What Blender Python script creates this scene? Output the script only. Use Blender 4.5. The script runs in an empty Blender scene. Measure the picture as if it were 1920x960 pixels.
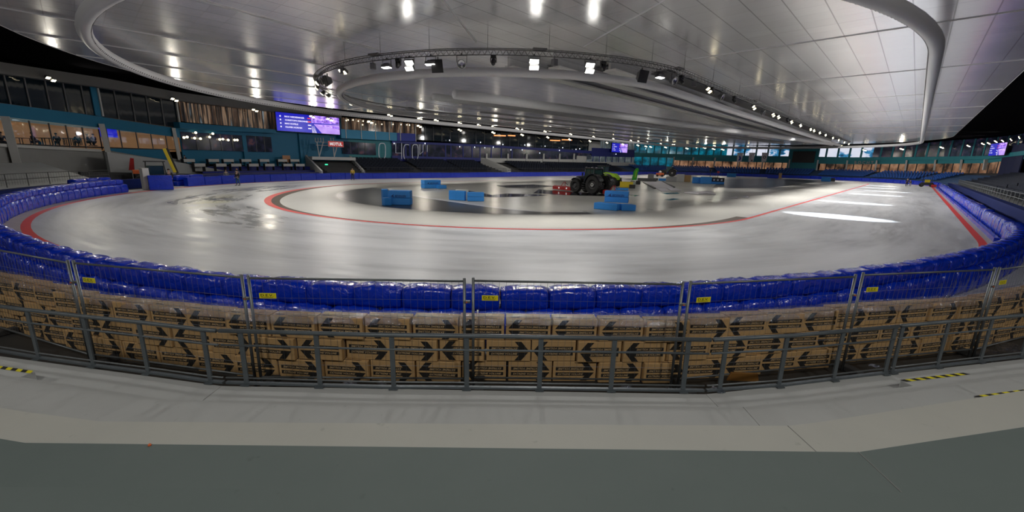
import bpy, bmesh, math, random
from mathutils import Vector, Matrix
random.seed(7)
C = bpy.context.scene
COL = C.collection
# ---------------------------------------------------------------- camera
FPX, PIT, ROL, YAW, H = 771.4, .2271, .0234, .7622, 3.7
_f = Vector((-math.sin(YAW)*math.cos(PIT), math.cos(YAW)*math.cos(PIT), -math.sin(PIT)))
_r = Vector((math.cos(YAW), math.sin(YAW), 0))
_u = _r.cross(_f)
RT = math.cos(ROL)*_r + math.sin(ROL)*_u
UP = math.cos(ROL)*_u - math.sin(ROL)*_r
cam_d = bpy.data.cameras.new('camera')
cam = bpy.data.objects.new('camera', cam_d); COL.objects.link(cam)
cam.matrix_world = Matrix(((RT.x, UP.x, -_f.x, 0), (RT.y, UP.y, -_f.y, 0), (RT.z, UP.z, -_f.z, H), (0, 0, 0, 1)))
cam_d.sensor_width = 36; cam_d.lens = FPX/1920*36
cam_d.clip_start = .05; cam_d.clip_end = 600
C.camera = cam
C.view_settings.view_transform = 'Standard'
C.view_settings.look = 'None'
C.view_settings.gamma = 1
C.view_settings.use_curve_mapping = False
C.view_settings.exposure = 0.0
w = bpy.data.worlds.new('hall_dark'); C.world = w; w.use_nodes = True
w.node_tree.nodes['Background'].inputs[0].default_value = (.5, .6, .75, 1)
w.node_tree.nodes['Background'].inputs[1].default_value = .02
LAMP_POWER = 2150.      # truss floodlights
EDGE_POWER = 1300.      # fascia floodlights
LENS = 14.              # glow of the floodlight glass

CX, CY, CY2 = -33., 34., 138.
RI, RO = 24.6, 36.1
def _ray(x, y): return _f + (x-960)/FPX*RT - (y-480)/FPX*UP
def at(x, y, z):                      # point of the plane z seen at a photo pixel
    d = _ray(x, y); return d*((z-H)/d.z) + Vector((0, 0, H))
def sdist(x, y):
    return math.hypot(x-CX, y-min(max(y, CY), CY2))
def hit(px, py, rad):                 # point of the oval wall of this radius seen at a photo pixel
    d = _ray(px, py); t = .5; last = sdist(d.x*t, d.y*t)-rad; st = 1.
    while t < 420:
        t2 = t+st; s = sdist(d.x*t2, d.y*t2)-rad
        if last <= 0 < s:
            a, b = t, t2
            for _ in range(25):
                m = (a+b)/2
                if sdist(d.x*m, d.y*m)-rad > 0: b = m
                else: a = m
            q = d*a; return Vector((q.x, q.y, q.z+H))
        last = s; t = t2
    q = d*200; return Vector((q.x, q.y, q.z+H))
LA = math.pi*RO; LS = CY2-CY
def oval(t, r, z=0):                  # t metres along the red line, clockwise from the right-hand straight round the near curve
    if t < 0: return Vector((CX+r, CY-t, z))
    if t < LA:
        a = -t/RO; return Vector((CX+r*math.cos(a), CY+r*math.sin(a), z))
    t -= LA
    if t < LS: return Vector((CX-r, CY+t, z))
    t -= LS
    if t < LA:
        a = math.pi - t/RO; return Vector((CX+r*math.cos(a), CY2+r*math.sin(a), z))
    t -= LA
    return Vector((CX+r, CY2-t, z))
LTOT = 2*LA+2*LS
def oang(t):                          # heading of the tangent
    a, b = oval(t-.05, 36), oval(t+.05, 36); return math.atan2(b.y-a.y, b.x-a.x)
def tof(x, y):
    if y > CY2:
        return LA+LS+(math.pi-math.atan2(y-CY2, x-CX))*RO
    if y < CY:
        return -math.atan2(y-CY, x-CX)*RO
    return LA+(y-CY) if x < CX else -(y-CY)

# ---------------------------------------------------------------- materials
MATS = {}
def newmat(name):
    m = bpy.data.materials.new(name); m.use_nodes = True; MATS[name] = m
    return m, m.node_tree, m.node_tree.nodes['Principled BSDF']
def pbr(name, col, rough=.6, metal=0, noise=0, nscale=4, bump=0, bscale=20, coat=0, emis=None, estr=0, spec=None):
    m, nt, b = newmat(name)
    b.inputs['Base Color'].default_value = (*col, 1)
    b.inputs['Roughness'].default_value = rough
    b.inputs['Metallic'].default_value = metal
    if coat: b.inputs['Coat Weight'].default_value = coat; b.inputs['Coat Roughness'].default_value = .08
    if spec is not None: b.inputs['Specular IOR Level'].default_value = spec
    if emis: b.inputs['Emission Color'].default_value = (*emis, 1); b.inputs['Emission Strength'].default_value = estr
    tc = nt.nodes.new('ShaderNodeTexCoord')
    if noise:
        n = nt.nodes.new('ShaderNodeTexNoise'); n.inputs['Scale'].default_value = nscale; n.inputs['Detail'].default_value = 5
        nt.links.new(tc.outputs['Object'], n.inputs['Vector'])
        mx = nt.nodes.new('ShaderNodeMix'); mx.data_type = 'RGBA'
        mx.inputs['A'].default_value = (*[c*(1-noise) for c in col], 1)
        mx.inputs['B'].default_value = (*[min(1, c*(1+noise)) for c in col], 1)
        nt.links.new(n.outputs['Fac'], mx.inputs['Factor']); nt.links.new(mx.outputs['Result'], b.inputs['Base Color'])
    if bump:
        n = nt.nodes.new('ShaderNodeTexNoise'); n.inputs['Scale'].default_value = bscale; n.inputs['Detail'].default_value = 3
        nt.links.new(tc.outputs['Object'], n.inputs['Vector'])
        bp = nt.nodes.new('ShaderNodeBump'); bp.inputs['Strength'].default_value = bump
        nt.links.new(n.outputs['Fac'], bp.inputs['Height']); nt.links.new(bp.outputs['Normal'], b.inputs['Normal'])
    return m
def emit(name, col, s):
    m, nt, b = newmat(name)
    b.inputs['Base Color'].default_value = (.02, .02, .02, 1); b.inputs['Roughness'].default_value = .3
    b.inputs['Emission Color'].default_value = (*col, 1); b.inputs['Emission Strength'].default_value = s
    return m
def ramp(nt, src, stops, interp='LINEAR'):
    r = nt.nodes.new('ShaderNodeValToRGB'); r.color_ramp.interpolation = interp
    e = r.color_ramp.elements
    while len(e) > 1: e.remove(e[0])
    e[0].position = stops[0][0]; e[0].color = (*stops[0][1], 1)
    for p, c in stops[1:]:
        q = e.new(p); q.color = (*c, 1)
    nt.links.new(src, r.inputs['Fac']); return r.outputs['Color']
def mth(nt, op, a, b=None, c=None):
    n = nt.nodes.new('ShaderNodeMath'); n.operation = op
    for i, v in enumerate((a, b, c)):
        if v is None: continue
        if isinstance(v, (int, float)): n.inputs[i].default_value = v
        else: nt.links.new(v, n.inputs[i])
    return n.outputs[0]
def noise(nt, vec, scale, detail=4, rough=.55, dist=0):
    n = nt.nodes.new('ShaderNodeTexNoise'); n.inputs['Scale'].default_value = scale
    n.inputs['Detail'].default_value = detail; n.inputs['Roughness'].default_value = rough; n.inputs['Distortion'].default_value = dist
    nt.links.new(vec, n.inputs['Vector']); return n.outputs['Fac']
def mixc(nt, fac, a, b):
    mx = nt.nodes.new('ShaderNodeMix'); mx.data_type = 'RGBA'
    for k, v in (('A', a), ('B', b)):
        if isinstance(v, tuple): mx.inputs[k].default_value = (*v, 1)
        else: nt.links.new(v, mx.inputs[k])
    if isinstance(fac, (int, float)): mx.inputs['Factor'].default_value = fac
    else: nt.links.new(fac, mx.inputs['Factor'])
    return mx.outputs['Result']
def comb(nt, x, y, z=0):
    n = nt.nodes.new('ShaderNodeCombineXYZ')
    for i, v in enumerate((x, y, z)):
        if isinstance(v, (int, float)): n.inputs[i].default_value = v
        else: nt.links.new(v, n.inputs[i])
    return n.outputs[0]
def xyz(nt, kind='Object'):
    tc = nt.nodes.new('ShaderNodeTexCoord'); s = nt.nodes.new('ShaderNodeSeparateXYZ')
    nt.links.new(tc.outputs[kind], s.inputs[0]); return tc.outputs[kind], s.outputs[0], s.outputs[1], s.outputs[2]
def blob(nt, X, Y, cx, cy, rx, ry, rot=0):      # soft 0..1 patch at a place on the ice
    dx = mth(nt, 'SUBTRACT', X, cx); dy = mth(nt, 'SUBTRACT', Y, cy)
    c, s = math.cos(rot), math.sin(rot)
    a = mth(nt, 'ADD', mth(nt, 'MULTIPLY', dx, c/rx), mth(nt, 'MULTIPLY', dy, s/rx))
    b = mth(nt, 'ADD', mth(nt, 'MULTIPLY', dx, -s/ry), mth(nt, 'MULTIPLY', dy, c/ry))
    d = mth(nt, 'ADD', mth(nt, 'MULTIPLY', a, a), mth(nt, 'MULTIPLY', b, b))
    return mth(nt, 'MAXIMUM', mth(nt, 'SUBTRACT', 1, d), 0)

# ice: worn, with melt marks dragged along the track
m, nt, b = newmat('ice')
V, X, Y, Z = xyz(nt)
dx = mth(nt, 'SUBTRACT', X, CX)
dy0 = mth(nt, 'MINIMUM', mth(nt, 'SUBTRACT', Y, CY), 0)
rr = mth(nt, 'SQRT', mth(nt, 'ADD', mth(nt, 'MULTIPLY', dx, dx), mth(nt, 'MULTIPLY', dy0, dy0)))
uu = mth(nt, 'ADD', mth(nt, 'MULTIPLY', mth(nt, 'ARCTAN2', dy0, dx), 33), mth(nt, 'MAXIMUM', mth(nt, 'SUBTRACT', Y, CY), 0))
tv = comb(nt, mth(nt, 'MULTIPLY', uu, .16), rr)
n1 = noise(nt, tv, .55, 6, .62, .4)
n2 = noise(nt, tv, 2.2, 4, .6)
base = ramp(nt, n1, [(.25, (.30, .31, .33)), (.42, (.48, .49, .51)), (.55, (.57, .58, .60)), (.8, (.66, .67, .69))])
base = mixc(nt, mth(nt, 'MULTIPLY', ramp(nt, n2, [(.3, (1, 1, 1)), (.5, (0, 0, 0))]), .22), base, (.42, .42, .42))
masks = []
for a in ((-43.5, 8.0, 7, 3.2, math.radians(155)), (-31, 6.6, 9, 2.4, 0), (-52, 13, 9, 3, math.radians(130)), ):
    masks.append(blob(nt, X, Y, *a))
mk = masks[0]
for q in masks[1:]: mk = mth(nt, 'MAXIMUM', mk, q)
wet = mth(nt, 'MULTIPLY', mth(nt, 'MINIMUM', mth(nt, 'MULTIPLY', mk, 2.2), 1), ramp(nt, noise(nt, comb(nt, mth(nt, 'MULTIPLY', uu, .22), rr), .75, 5, .62, .5), [(.38, (0, 0, 0)), (.62, (1, 1, 1))]))
base = mixc(nt, mth(nt, 'MULTIPLY', wet, .75), base, (.19, .19, .19))
yel = mth(nt, 'MULTIPLY', blob(nt, X, Y, -41, 7.3, 7, 2.0, math.radians(160)), ramp(nt, noise(nt, V, .35, 3), [(.4, (0, 0, 0)), (.6, (1, 1, 1))]))
rm = mth(nt, 'MAXIMUM', blob(nt, X, Y, .9, 56, 1.1, 22, 0), blob(nt, X, Y, -.5, 36, 1.5, 12, 0))
rw = mth(nt, 'MULTIPLY', rm, ramp(nt, noise(nt, comb(nt, mth(nt, 'MULTIPLY', uu, .12), rr), 2.2, 7, .7, .3), [(.35, (0, 0, 0)), (.7, (1, 1, 1))]))
base = mixc(nt, mth(nt, 'MULTIPLY', rw, .75), base, (.25, .25, .26))
base = mixc(nt, mth(nt, 'MULTIPLY', yel, .7), base, (.52, .50, .30))
nt.links.new(base, b.inputs['Base Color'])
rg = ramp(nt, n2, [(.3, (.30,)*3), (.7, (.52,)*3)])
rg = mixc(nt, wet, rg, (.16, .16, .16))
nt.links.new(rg, b.inputs['Roughness']); b.inputs['Specular IOR Level'].default_value = .3
# inner lane ice, creamier
pbr('ice_inner', (.56, .55, .51), .45, noise=.08, nscale=.6)
pbr('red_line', (.72, .035, .03), .5, noise=.15, nscale=2)
pbr('brown_strip', (.10, .075, .055), .7, noise=.3, nscale=2)
pbr('edge_snow', (.42, .36, .33), .6, noise=.2, nscale=3)
# infield slab
m, nt, b = newmat('infield_floor')
V, X, Y, Z = xyz(nt)
c = ramp(nt, noise(nt, V, .12, 6, .6, .5), [(.3, (.38, .375, .345)), (.6, (.46, .455, .42))])
nt.links.new(c, b.inputs['Base Color'])
nt.links.new(ramp(nt, noise(nt, V, .3, 4), [(.3, (.27,)*3), (.7, (.36,)*3)]), b.inputs['Roughness']); b.inputs['Specular IOR Level'].default_value = .16
pbr('infield_dark', (.035, .038, .042), .32, noise=.3, nscale=.4)
pbr('infield_white', (.5, .5, .52), .4)
pbr('wet_black', (.012, .012, .013), .08)
# concrete
def concrete(name, a, bcol, rough=.75):
    m, nt, b = newmat(name)
    V, X, Y, Z = xyz(nt)
    n = noise(nt, V, .9, 8, .6)
    c = mixc(nt, n, a, bcol)
    sp = ramp(nt, noise(nt, V, 9, 2, .5), [(.70, (0, 0, 0)), (.80, (1, 1, 1))])
    c = mixc(nt, mth(nt, 'MULTIPLY', sp, .35), c, tuple(x*.5 for x in a))
    nt.links.new(c, b.inputs['Base Color']); b.inputs['Roughness'].default_value = rough
    bp = nt.nodes.new('ShaderNodeBump'); bp.inputs['Strength'].default_value = .08
    nt.links.new(noise(nt, V, 60, 3), bp.inputs['Height']); nt.links.new(bp.outputs['Normal'], b.inputs['Normal'])
    return m
concrete('concrete_light', (.36, .37, .37), (.45, .46, .455))
concrete('concrete_cream', (.41, .415, .385), (.50, .50, .46))
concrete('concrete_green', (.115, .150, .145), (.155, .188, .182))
concrete('concrete_dark', (.028, .029, .031), (.05, .05, .052))
concrete('concrete_wall', (.25, .25, .24), (.32, .32, .31))
pbr('ground_dark', (.03, .03, .03), .6, noise=.4, nscale=2)
# ceiling panels: brushed aluminium with panel joints
def ceiling_mat(name, col, rough, joints=True):
    m, nt, b = newmat(name)
    V, X, Y, Z = xyz(nt)
    def line(v, per, wid):
        f = mth(nt, 'FRACT', mth(nt, 'DIVIDE', v, per)); d = mth(nt, 'ABSOLUTE', mth(nt, 'SUBTRACT', f, .5))
        return mth(nt, 'GREATER_THAN', d, .5-wid/per/2)
    jx = line(X, 1.5, .055); jy = line(Y, 15., .03); jp = line(Y, 1.25, .022)
    pid = comb(nt, mth(nt, 'FLOOR', mth(nt, 'DIVIDE', X, 1.5)), mth(nt, 'FLOOR', mth(nt, 'DIVIDE', Y, 1.25)))
    wn = nt.nodes.new('ShaderNodeTexWhiteNoise'); nt.links.new(pid, wn.inputs['Vector'])
    c = mixc(nt, wn.outputs['Value'], tuple(x*.95 for x in col), tuple(min(1, x*1.04) for x in col))
    if joints:
        c = mixc(nt, mth(nt, 'MULTIPLY', jp, .6), c, tuple(x*.45 for x in col))
        c = mixc(nt, mth(nt, 'MULTIPLY', mth(nt, 'MAXIMUM', jx, jy), .75), c, tuple(x*.3 for x in col))
    nt.links.new(c, b.inputs['Base Color'])
    b.inputs['Metallic'].default_value = .72
    nt.links.new(ramp(nt, wn.outputs['Value'], [(0, (rough,)*3), (1, (rough+.025,)*3)]), b.inputs['Roughness'])
    # slight waviness of the sheets across the planks
    bp = nt.nodes.new('ShaderNodeBump'); bp.inputs['Strength'].default_value = .35; bp.inputs['Distance'].default_value = .02
    wv = noise(nt, comb(nt, mth(nt, 'MULTIPLY', X, .5), mth(nt, 'MULTIPLY', Y, 3)), 1.2, 3)
    nt.links.new(wv, bp.inputs['Height']); nt.links.new(bp.outputs['Normal'], b.inputs['Normal'])
    return m
ceiling_mat('ceiling_metal', (.90, .90, .93), .23)
pbr('ceiling_black', (.006, .006, .007), 1, spec=0)
pbr('tube_white', (.55, .55, .56), .45)
pbr('duct_grey', (.34, .34, .34), .5, noise=.1)
pbr('white_paint', (.55, .55, .53), .55, noise=.06, nscale=1)
pbr('white_sheet', (.62, .60, .64), .6)
pbr('truss_steel', (.13, .13, .13), .4, metal=.6)
pbr('black_plastic', (.015, .015, .016), .45)
pbr('grey_plastic', (.12, .12, .125), .5)
pbr('chrome', (.6, .6, .6), .2, metal=1)
pbr('galvanised', (.16, .175, .185), .42, metal=.55, noise=.25, nscale=6)
pbr('rail_steel', (.11, .13, .145), .45, metal=.4, noise=.25, nscale=5)
pbr('wire_steel', (.16, .18, .22), .4, metal=.6)
pbr('yellow_plate', (.75, .66, .01), .5)
pbr('black_print', (.012, .011, .010), .75)
pbr('yellow_paint', (.72, .55, .02), .6)
pbr('kraft', (.47, .30, .135), .72, noise=.14, nscale=5, bump=.12, bscale=14)
pbr('kraft_text', (.50, .36, .20), .75)
def pad_mat(name, col, rough=.22):
    m, nt, b = newmat(name)
    V, X, Y, Z = xyz(nt)
    nt.links.new(mixc(nt, noise(nt, V, 2.5, 4), tuple(c*.8 for c in col), tuple(c*1.15 for c in col)), b.inputs['Base Color'])
    b.inputs['Roughness'].default_value = rough
    b.inputs['Coat Weight'].default_value = .35; b.inputs['Coat Roughness'].default_value = .05; b.inputs['Specular IOR Level'].default_value = .35
    n = nt.nodes.new('ShaderNodeTexNoise'); n.inputs['Scale'].default_value = 3.2; n.inputs['Detail'].default_value = 3; n.inputs['Distortion'].default_value = 1.6
    oi = nt.nodes.new('ShaderNodeObjectInfo'); va = nt.nodes.new('ShaderNodeVectorMath'); va.operation = 'ADD'
    nt.links.new(V, va.inputs[0]); nt.links.new(comb(nt, mth(nt, 'MULTIPLY', oi.outputs['Random'], 37), 0, 0), va.inputs[1])
    nt.links.new(va.outputs[0], n.inputs['Vector'])
    bp = nt.nodes.new('ShaderNodeBump'); bp.inputs['Strength'].default_value = .7; bp.inputs['Distance'].default_value = .07
    nt.links.new(n.outputs['Fac'], bp.inputs['Height']); nt.links.new(bp.outputs['Normal'], b.inputs['Normal'])
    return m
pad_mat('pad_blue', (.002, .030, .50))
pbr('pad_navy', (.003, .012, .095), .6, spec=.15)
pbr('foam_blue', (.03, .26, .72), .55, noise=.08, nscale=3)
pbr('foam_print', (.01, .05, .22), .6)
pbr('cyan_wall', (.005, .16, .30), .55, noise=.06, nscale=.5)
pbr('cyan_box', (.01, .27, .50), .45)
pbr('teal_wall', (.02, .23, .27), .5, noise=.06, nscale=.5)
pbr('navy_wall', (.01, .02, .20), .5)
pbr('night_wall', (.004, .008, .05), .7)
pbr('panel_dark', (.07, .07, .075), .6)
pbr('royal_wall', (.01, .03, .32), .5)
pbr('seat_navy', (.005, .009, .022), .6, spec=.2)
pbr('seat_blue', (.01, .08, .34), .4)
pbr('glass_dark', (.006, .014, .022), .06, spec=.6)
pbr('wood_warm', (.45, .22, .10), .5)
pbr('tyre', (.012, .012, .012), .7)
pbr('tractor_black', (.008, .009, .010), .22, coat=.6)
pbr('tractor_glass', (.02, .05, .045), .05, coat=1)
pbr('implement_red', (.42, .02, .02), .45, noise=.2)
pbr('lime', (.35, .62, .02), .4)
pbr('green_banner', (.04, .45, .03), .6)
pbr('orange_paint', (.65, .13, .03), .5)
pbr('skin', (.50, .32, .24), .6)
pbr('hair_dark', (.02, .015, .012), .8)
pbr('cloth_dark', (.018, .02, .03), .85)
pbr('cloth_jeans', (.03, .09, .15), .85)
pbr('cloth_grey', (.22, .21, .20), .85)
pbr('cloth_yellow', (.65, .45, .03), .8)
pbr('sign_red', (.55, .01, .01), .4, emis=(.7, .02, .02), estr=.25)
pbr('sign_white', (.8, .8, .8), .5, emis=(1, 1, 1), estr=.35)
pbr('outline_white', (.6, .6, .62), .4, emis=(.8, .85, 1), estr=.10)
emit('lamp_glass', (1, .97, .88), LENS)
emit('lamp_warm', (1, .86, .55), LENS)
emit('bulb', (1, .85, .55), 5)
emit('glow_small', (.8, .85, 1), 2)
emit('room_strip', (.75, .9, .95), .9)
emit('screen_blue', (.012, .015, .62), .75)
emit('screen_white', (.85, .8, 1), 1.1)
emit('screen_red', (1, .05, .05), .9)
emit('exit_green', (.05, .8, .4), 1.5)
emit('led_warm', (1, .35, .12), 1.6)
def window_mat(name, stops, sx, sz, strength, dist=0, gloss=.12):
    m, nt, b = newmat(name)
    V, X, Y, Z = xyz(nt)
    v = comb(nt, mth(nt, 'MULTIPLY', X, sx), mth(nt, 'MULTIPLY', Y, sx), mth(nt, 'MULTIPLY', Z, sz))
    c = ramp(nt, noise(nt, v, 1, 3, .55, dist), stops)
    nt.links.new(c, b.inputs['Emission Color']); b.inputs['Emission Strength'].default_value = strength
    b.inputs['Base Color'].default_value = (.01, .012, .015, 1); b.inputs['Roughness'].default_value = gloss
    return m
window_mat('window_warm', [(.3, (.02, .015, .012)), (.45, (.16, .075, .035)), (.58, (.42, .21, .10)), (.75, (.30, .17, .09))], .55, 1.2, .55)
window_mat('window_balcony', [(.40, (.012, .010, .010)), (.50, (.09, .05, .03)), (.57, (.42, .27, .17)), (.63, (.03, .03, .03)), (.70, (.35, .42, .46))], .9, .10, .45)
window_mat('window_far_warm', [(.35, (.03, .02, .015)), (.5, (.30, .15, .08)), (.65, (.55, .30, .17))], .35, .3, .55)
window_mat('window_dim', [(.45, (.004, .006, .012)), (.6, (.02, .02, .05)), (.72, (.12, .05, .05)), (.8, (.04, .04, .12))], .8, 1.0, .45)
window_mat('window_cyan', [(.35, (.003, .03, .05)), (.55, (.0, .16, .25)), (.7, (.01, .35, .5))], .4, .5, .55)
window_mat('window_sky', [(.30, (.01, .05, .12)), (.38, (.03, .25, .5)), (.44, (.75, .8, .95)), (.8, (.9, .9, 1.0))], .22, .35, .85)
window_mat('window_grey', [(.3, (.03, .05, .06)), (.6, (.14, .17, .18)), (.8, (.40, .42, .42))], .5, .5, .5)
window_mat('led_video', [(.3, (.03, .01, .12)), (.45, (.25, .12, .65)), (.6, (.55, .35, .95)), (.75, (.85, .65, 1))], 1.2, 2.2, 1.4, .6)
window_mat('screen_lilac', [(.3, (.45, .25, .85)), (.7, (.62, .40, 1))], .6, .6, 1.0)
# clear sheet materials
def clear(name, tint, fac, rough):
    m, nt, b = newmat(name)
    out = nt.nodes['Material Output']; nt.nodes.remove(b)
    t = nt.nodes.new('ShaderNodeBsdfTransparent'); t.inputs[0].default_value = (*tint, 1)
    g = nt.nodes.new('ShaderNodeBsdfGlossy'); g.inputs['Roughness'].default_value = rough; g.inputs[0].default_value = (.8, .85, .95, 1)
    mx = nt.nodes.new('ShaderNodeMixShader'); mx.inputs[0].default_value = fac
    nt.links.new(t.outputs[0], mx.inputs[1]); nt.links.new(g.outputs[0], mx.inputs[2]); nt.links.new(mx.outputs[0], out.inputs[0])
    return m, nt, g
clear('room_glass', (.95, .97, 1), .07, .03)
m, nt, g = clear('film', (.95, .95, 1), .30, .10)
V, X, Y, Z = xyz(nt); bp = nt.nodes.new('ShaderNodeBump'); bp.inputs['Strength'].default_value = 1; bp.inputs['Distance'].default_value = .05
nt.links.new(noise(nt, V, 9, 4, .6, 1), bp.inputs['Height']); nt.links.new(bp.outputs['Normal'], g.inputs['Normal'])
# kraft face with paper grain uses plain kraft

# ---------------------------------------------------------------- mesh helpers
class MB:
    def __init__(s): s.v = []; s.f = []; s.m = []; s.mats = []; s.smooth = False
    def mi(s, mat):
        if mat not in s.mats: s.mats.append(mat)
        return s.mats.index(mat)
    def add(s, vs, fs, mat):
        o = len(s.v); k = s.mi(mat)
        s.v += [tuple(v) for v in vs]
        for f in fs: s.f.append([i+o for i in f]); s.m.append(k)
    def box(s, c, d, mat, rz=0, M=None):
        x, y, z = [q/2 for q in d]
        vs = [Vector((a*x, b*y, e*z)) for e in (-1, 1) for b in (-1, 1) for a in (-1, 1)]
        R = Matrix.Rotation(rz, 3, 'Z') if M is None else M
        vs = [R @ v + Vector(c) for v in vs]
        s.add(vs, [(0, 2, 3, 1), (4, 5, 7, 6), (0, 1, 5, 4), (2, 6, 7, 3), (0, 4, 6, 2), (1, 3, 7, 5)], mat)
    def bar(s, a, b, wd, ht, mat, up=(0, 0, 1)):
        a, b = Vector(a), Vector(b); d = (b-a); L = d.length; d.normalize()
        up = Vector(up)
        if abs(d.dot(up)) > .98: up = Vector((1, 0, 0))
        x = d.cross(up).normalized(); z = x.cross(d)
        s.box((a+b)/2, (wd, L, ht), mat, M=Matrix((x, d, z)).transposed())
    def tube(s, pts, r, mat, n=8, closed=False, caps=True):
        pts = [Vector(p) for p in pts]; N = len(pts); vs = []; fs = []
        for i, p in enumerate(pts):
            a = pts[(i-1) % N] if (closed or i > 0) else p
            b = pts[(i+1) % N] if (closed or i < N-1) else p
            d = (b-a).normalized(); up = Vector((0, 0, 1)) if abs(d.z) < .95 else Vector((1, 0, 0))
            x = d.cross(up).normalized(); z = x.cross(d)
            ri = r[i] if isinstance(r, (list, tuple)) else r
            for k in range(n):
                t = 2*math.pi*k/n; vs.append(p + ri*(math.cos(t)*x + math.sin(t)*z))
        R = N if closed else N-1
        for i in range(R):
            j = (i+1) % N
            for k in range(n):
                l = (k+1) % n; fs.append((i*n+k, i*n+l, j*n+l, j*n+k))
        if caps and not closed:
            fs.append(tuple(range(n))[::-1]); fs.append(tuple((N-1)*n+k for k in range(n)))
        s.add(vs, fs, mat)
    def prism(s, poly, z0, z1, mat):
        n = len(poly); vs = [(p[0], p[1], z0) for p in poly] + [(p[0], p[1], z1) for p in poly]
        s.add(vs, [tuple(range(n))[::-1], tuple(range(n, 2*n))] + [(i, (i+1) % n, (i+1) % n+n, i+n) for i in range(n)], mat)
    def prismM(s, poly, t0, t1, mat, M):          # polygon in local xz, extruded along local y
        n = len(poly); vs = [M @ Vector((p[0], t0, p[1])) for p in poly] + [M @ Vector((p[0], t1, p[1])) for p in poly]
        s.add(vs, [tuple(range(n)), tuple(range(n, 2*n))[::-1]] + [(i, i+n, (i+1) % n+n, (i+1) % n) for i in range(n)], mat)
    def lathe(s, prof, mat, M=Matrix(), n=24):     # profile (r, y) spun about local y
        vs = []; fs = []; k = len(prof)
        for i in range(n):
            t = 2*math.pi*i/n
            for r, y in prof: vs.append(M @ Vector((r*math.cos(t), y, r*math.sin(t))))
        for i in range(n):
            j = (i+1) % n
            for q in range(k-1): fs.append((i*k+q, i*k+q+1, j*k+q+1, j*k+q))
        s.add(vs, fs, mat)
    def mesh(s, name):
        me = bpy.data.meshes.new(name); me.from_pydata(s.v, [], s.f)
        for m in s.mats: me.materials.append(MATS[m])
        me.polygons.foreach_set('material_index', s.m)
        if s.smooth: me.polygons.foreach_set('use_smooth', [True]*len(s.f))
        me.update(); return me
    def build(s, name, parent=None, bevel=0, seg=2, **tags):
        me = s.mesh(name); o = bpy.data.objects.new(name, me); COL.objects.link(o)
        if parent: o.parent = parent
        if bevel:
            b = o.modifiers.new('bevel', 'BEVEL'); b.width = bevel; b.segments = seg; b.limit_method = 'ANGLE'
        for k, v in tags.items(): o[k] = v
        return o
def thing(name, label, cat, loc=(0, 0, 0), rz=0, group=None):
    o = bpy.data.objects.new(name, None); COL.objects.link(o); o.empty_display_size = .2
    o.location = loc; o.rotation_euler = (0, 0, rz); o['label'] = label; o['category'] = cat
    if group: o['group'] = group
    return o
def tag(o, label, cat, group=None):
    o['label'] = label; o['category'] = cat
    if group: o['group'] = group
    return o
def copytree(src, loc, rz=0, label=None, group=None, scale=None, rot=None):
    r = src.copy(); COL.objects.link(r); r.location = loc; r.rotation_euler = rot or (0, 0, rz)
    if scale: r.scale = scale
    if label: r['label'] = label
    if group: r['group'] = group
    for ch in list(src.children):
        c = ch.copy(); COL.objects.link(c); c.parent = r
        for g in list(ch.children):
            d = g.copy(); COL.objects.link(d); d.parent = c
    return r
def struct(mb, name, **k):
    return mb.build(name, kind='structure', **k)
_tx = {}
def text_geo(txt, shear=0, bold=.0):
    key = (txt, shear, bold)
    if key in _tx: return _tx[key]
    cu = bpy.data.curves.new('t', 'FONT'); cu.body = txt; cu.shear = shear; cu.offset = bold; cu.align_x = 'CENTER'; cu.align_y = 'CENTER'; cu.resolution_u = 2
    o = bpy.data.objects.new('t', cu); COL.objects.link(o)
    dg = bpy.context.evaluated_depsgraph_get(); me = bpy.data.meshes.new_from_object(o.evaluated_get(dg))
    vs = [v.co.copy() for v in me.vertices]; fs = [tuple(p.vertices) for p in me.polygons]
    bpy.data.objects.remove(o); bpy.data.curves.remove(cu); bpy.data.meshes.remove(me)
    xs = [v.x for v in vs]; ys = [v.y for v in vs]
    wd, ht = max(xs)-min(xs), max(ys)-min(ys); cx, cy = (max(xs)+min(xs))/2, (max(ys)+min(ys))/2
    _tx[key] = ([((v.x-cx)/wd, (v.y-cy)/ht) for v in vs], fs); return _tx[key]
def put_text(mb, txt, M, wd, ht, mat, shear=0, bold=0, flip=False):   # M maps local x (right), z (up); y = toward viewer is -y
    vs, fs = text_geo(txt, shear, bold); s = -1 if flip else 1
    mb.add([M @ Vector((x*wd*s, 0, y*ht*s)) for x, y in vs], fs, mat)
def lerp(a, b, t): return a+(b-a)*t
def pl(pts, x):                        # piecewise linear y(x)
    if x <= pts[0][0]: return pts[0][1]
    for (a, b), (c, d) in zip(pts, pts[1:]):
        if x <= c: return lerp(b, d, (x-a)/(c-a))
    return pts[-1][1]
# ---------------------------------------------------------------- setting: floors and ice
def ring_geo(mb, r0, r1, z0, z1, t0, t1, mat, step=1.5, rf=None):
    n = max(2, int((t1-t0)/step)); vs = []; fs = []
    for i in range(n+1):
        t = lerp(t0, t1, i/n); a, b = (r0, r1) if rf is None else rf(t)
        vs += [oval(t, a, z0), oval(t, b, z1)]
    for i in range(n): fs.append((2*i, 2*i+2, 2*i+3, 2*i+1))
    mb.add(vs, fs, mat)
def disc(mb, r, z, mat, step=1.5):
    n = int(LTOT/step); mb.add([oval(LTOT*i/n, r, z) for i in range(n)], [tuple(range(n))], mat)
def wallring(mb, r, z0, z1, t0, t1, mat, step=1.5):
    ring_geo(mb, r, r, z0, z1, t0, t1, mat, step)
TA = tof(-50, -11)            # where the side building starts, left of the camera
g = MB(); disc(g, 66, -.2, 'ground_dark', 4); struct(g, 'floor')
g = MB(); ring_geo(g, 18.3, 38.4, 0, 0, 0, LTOT, 'ice'); struct(g, 'ice_track')
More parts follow.
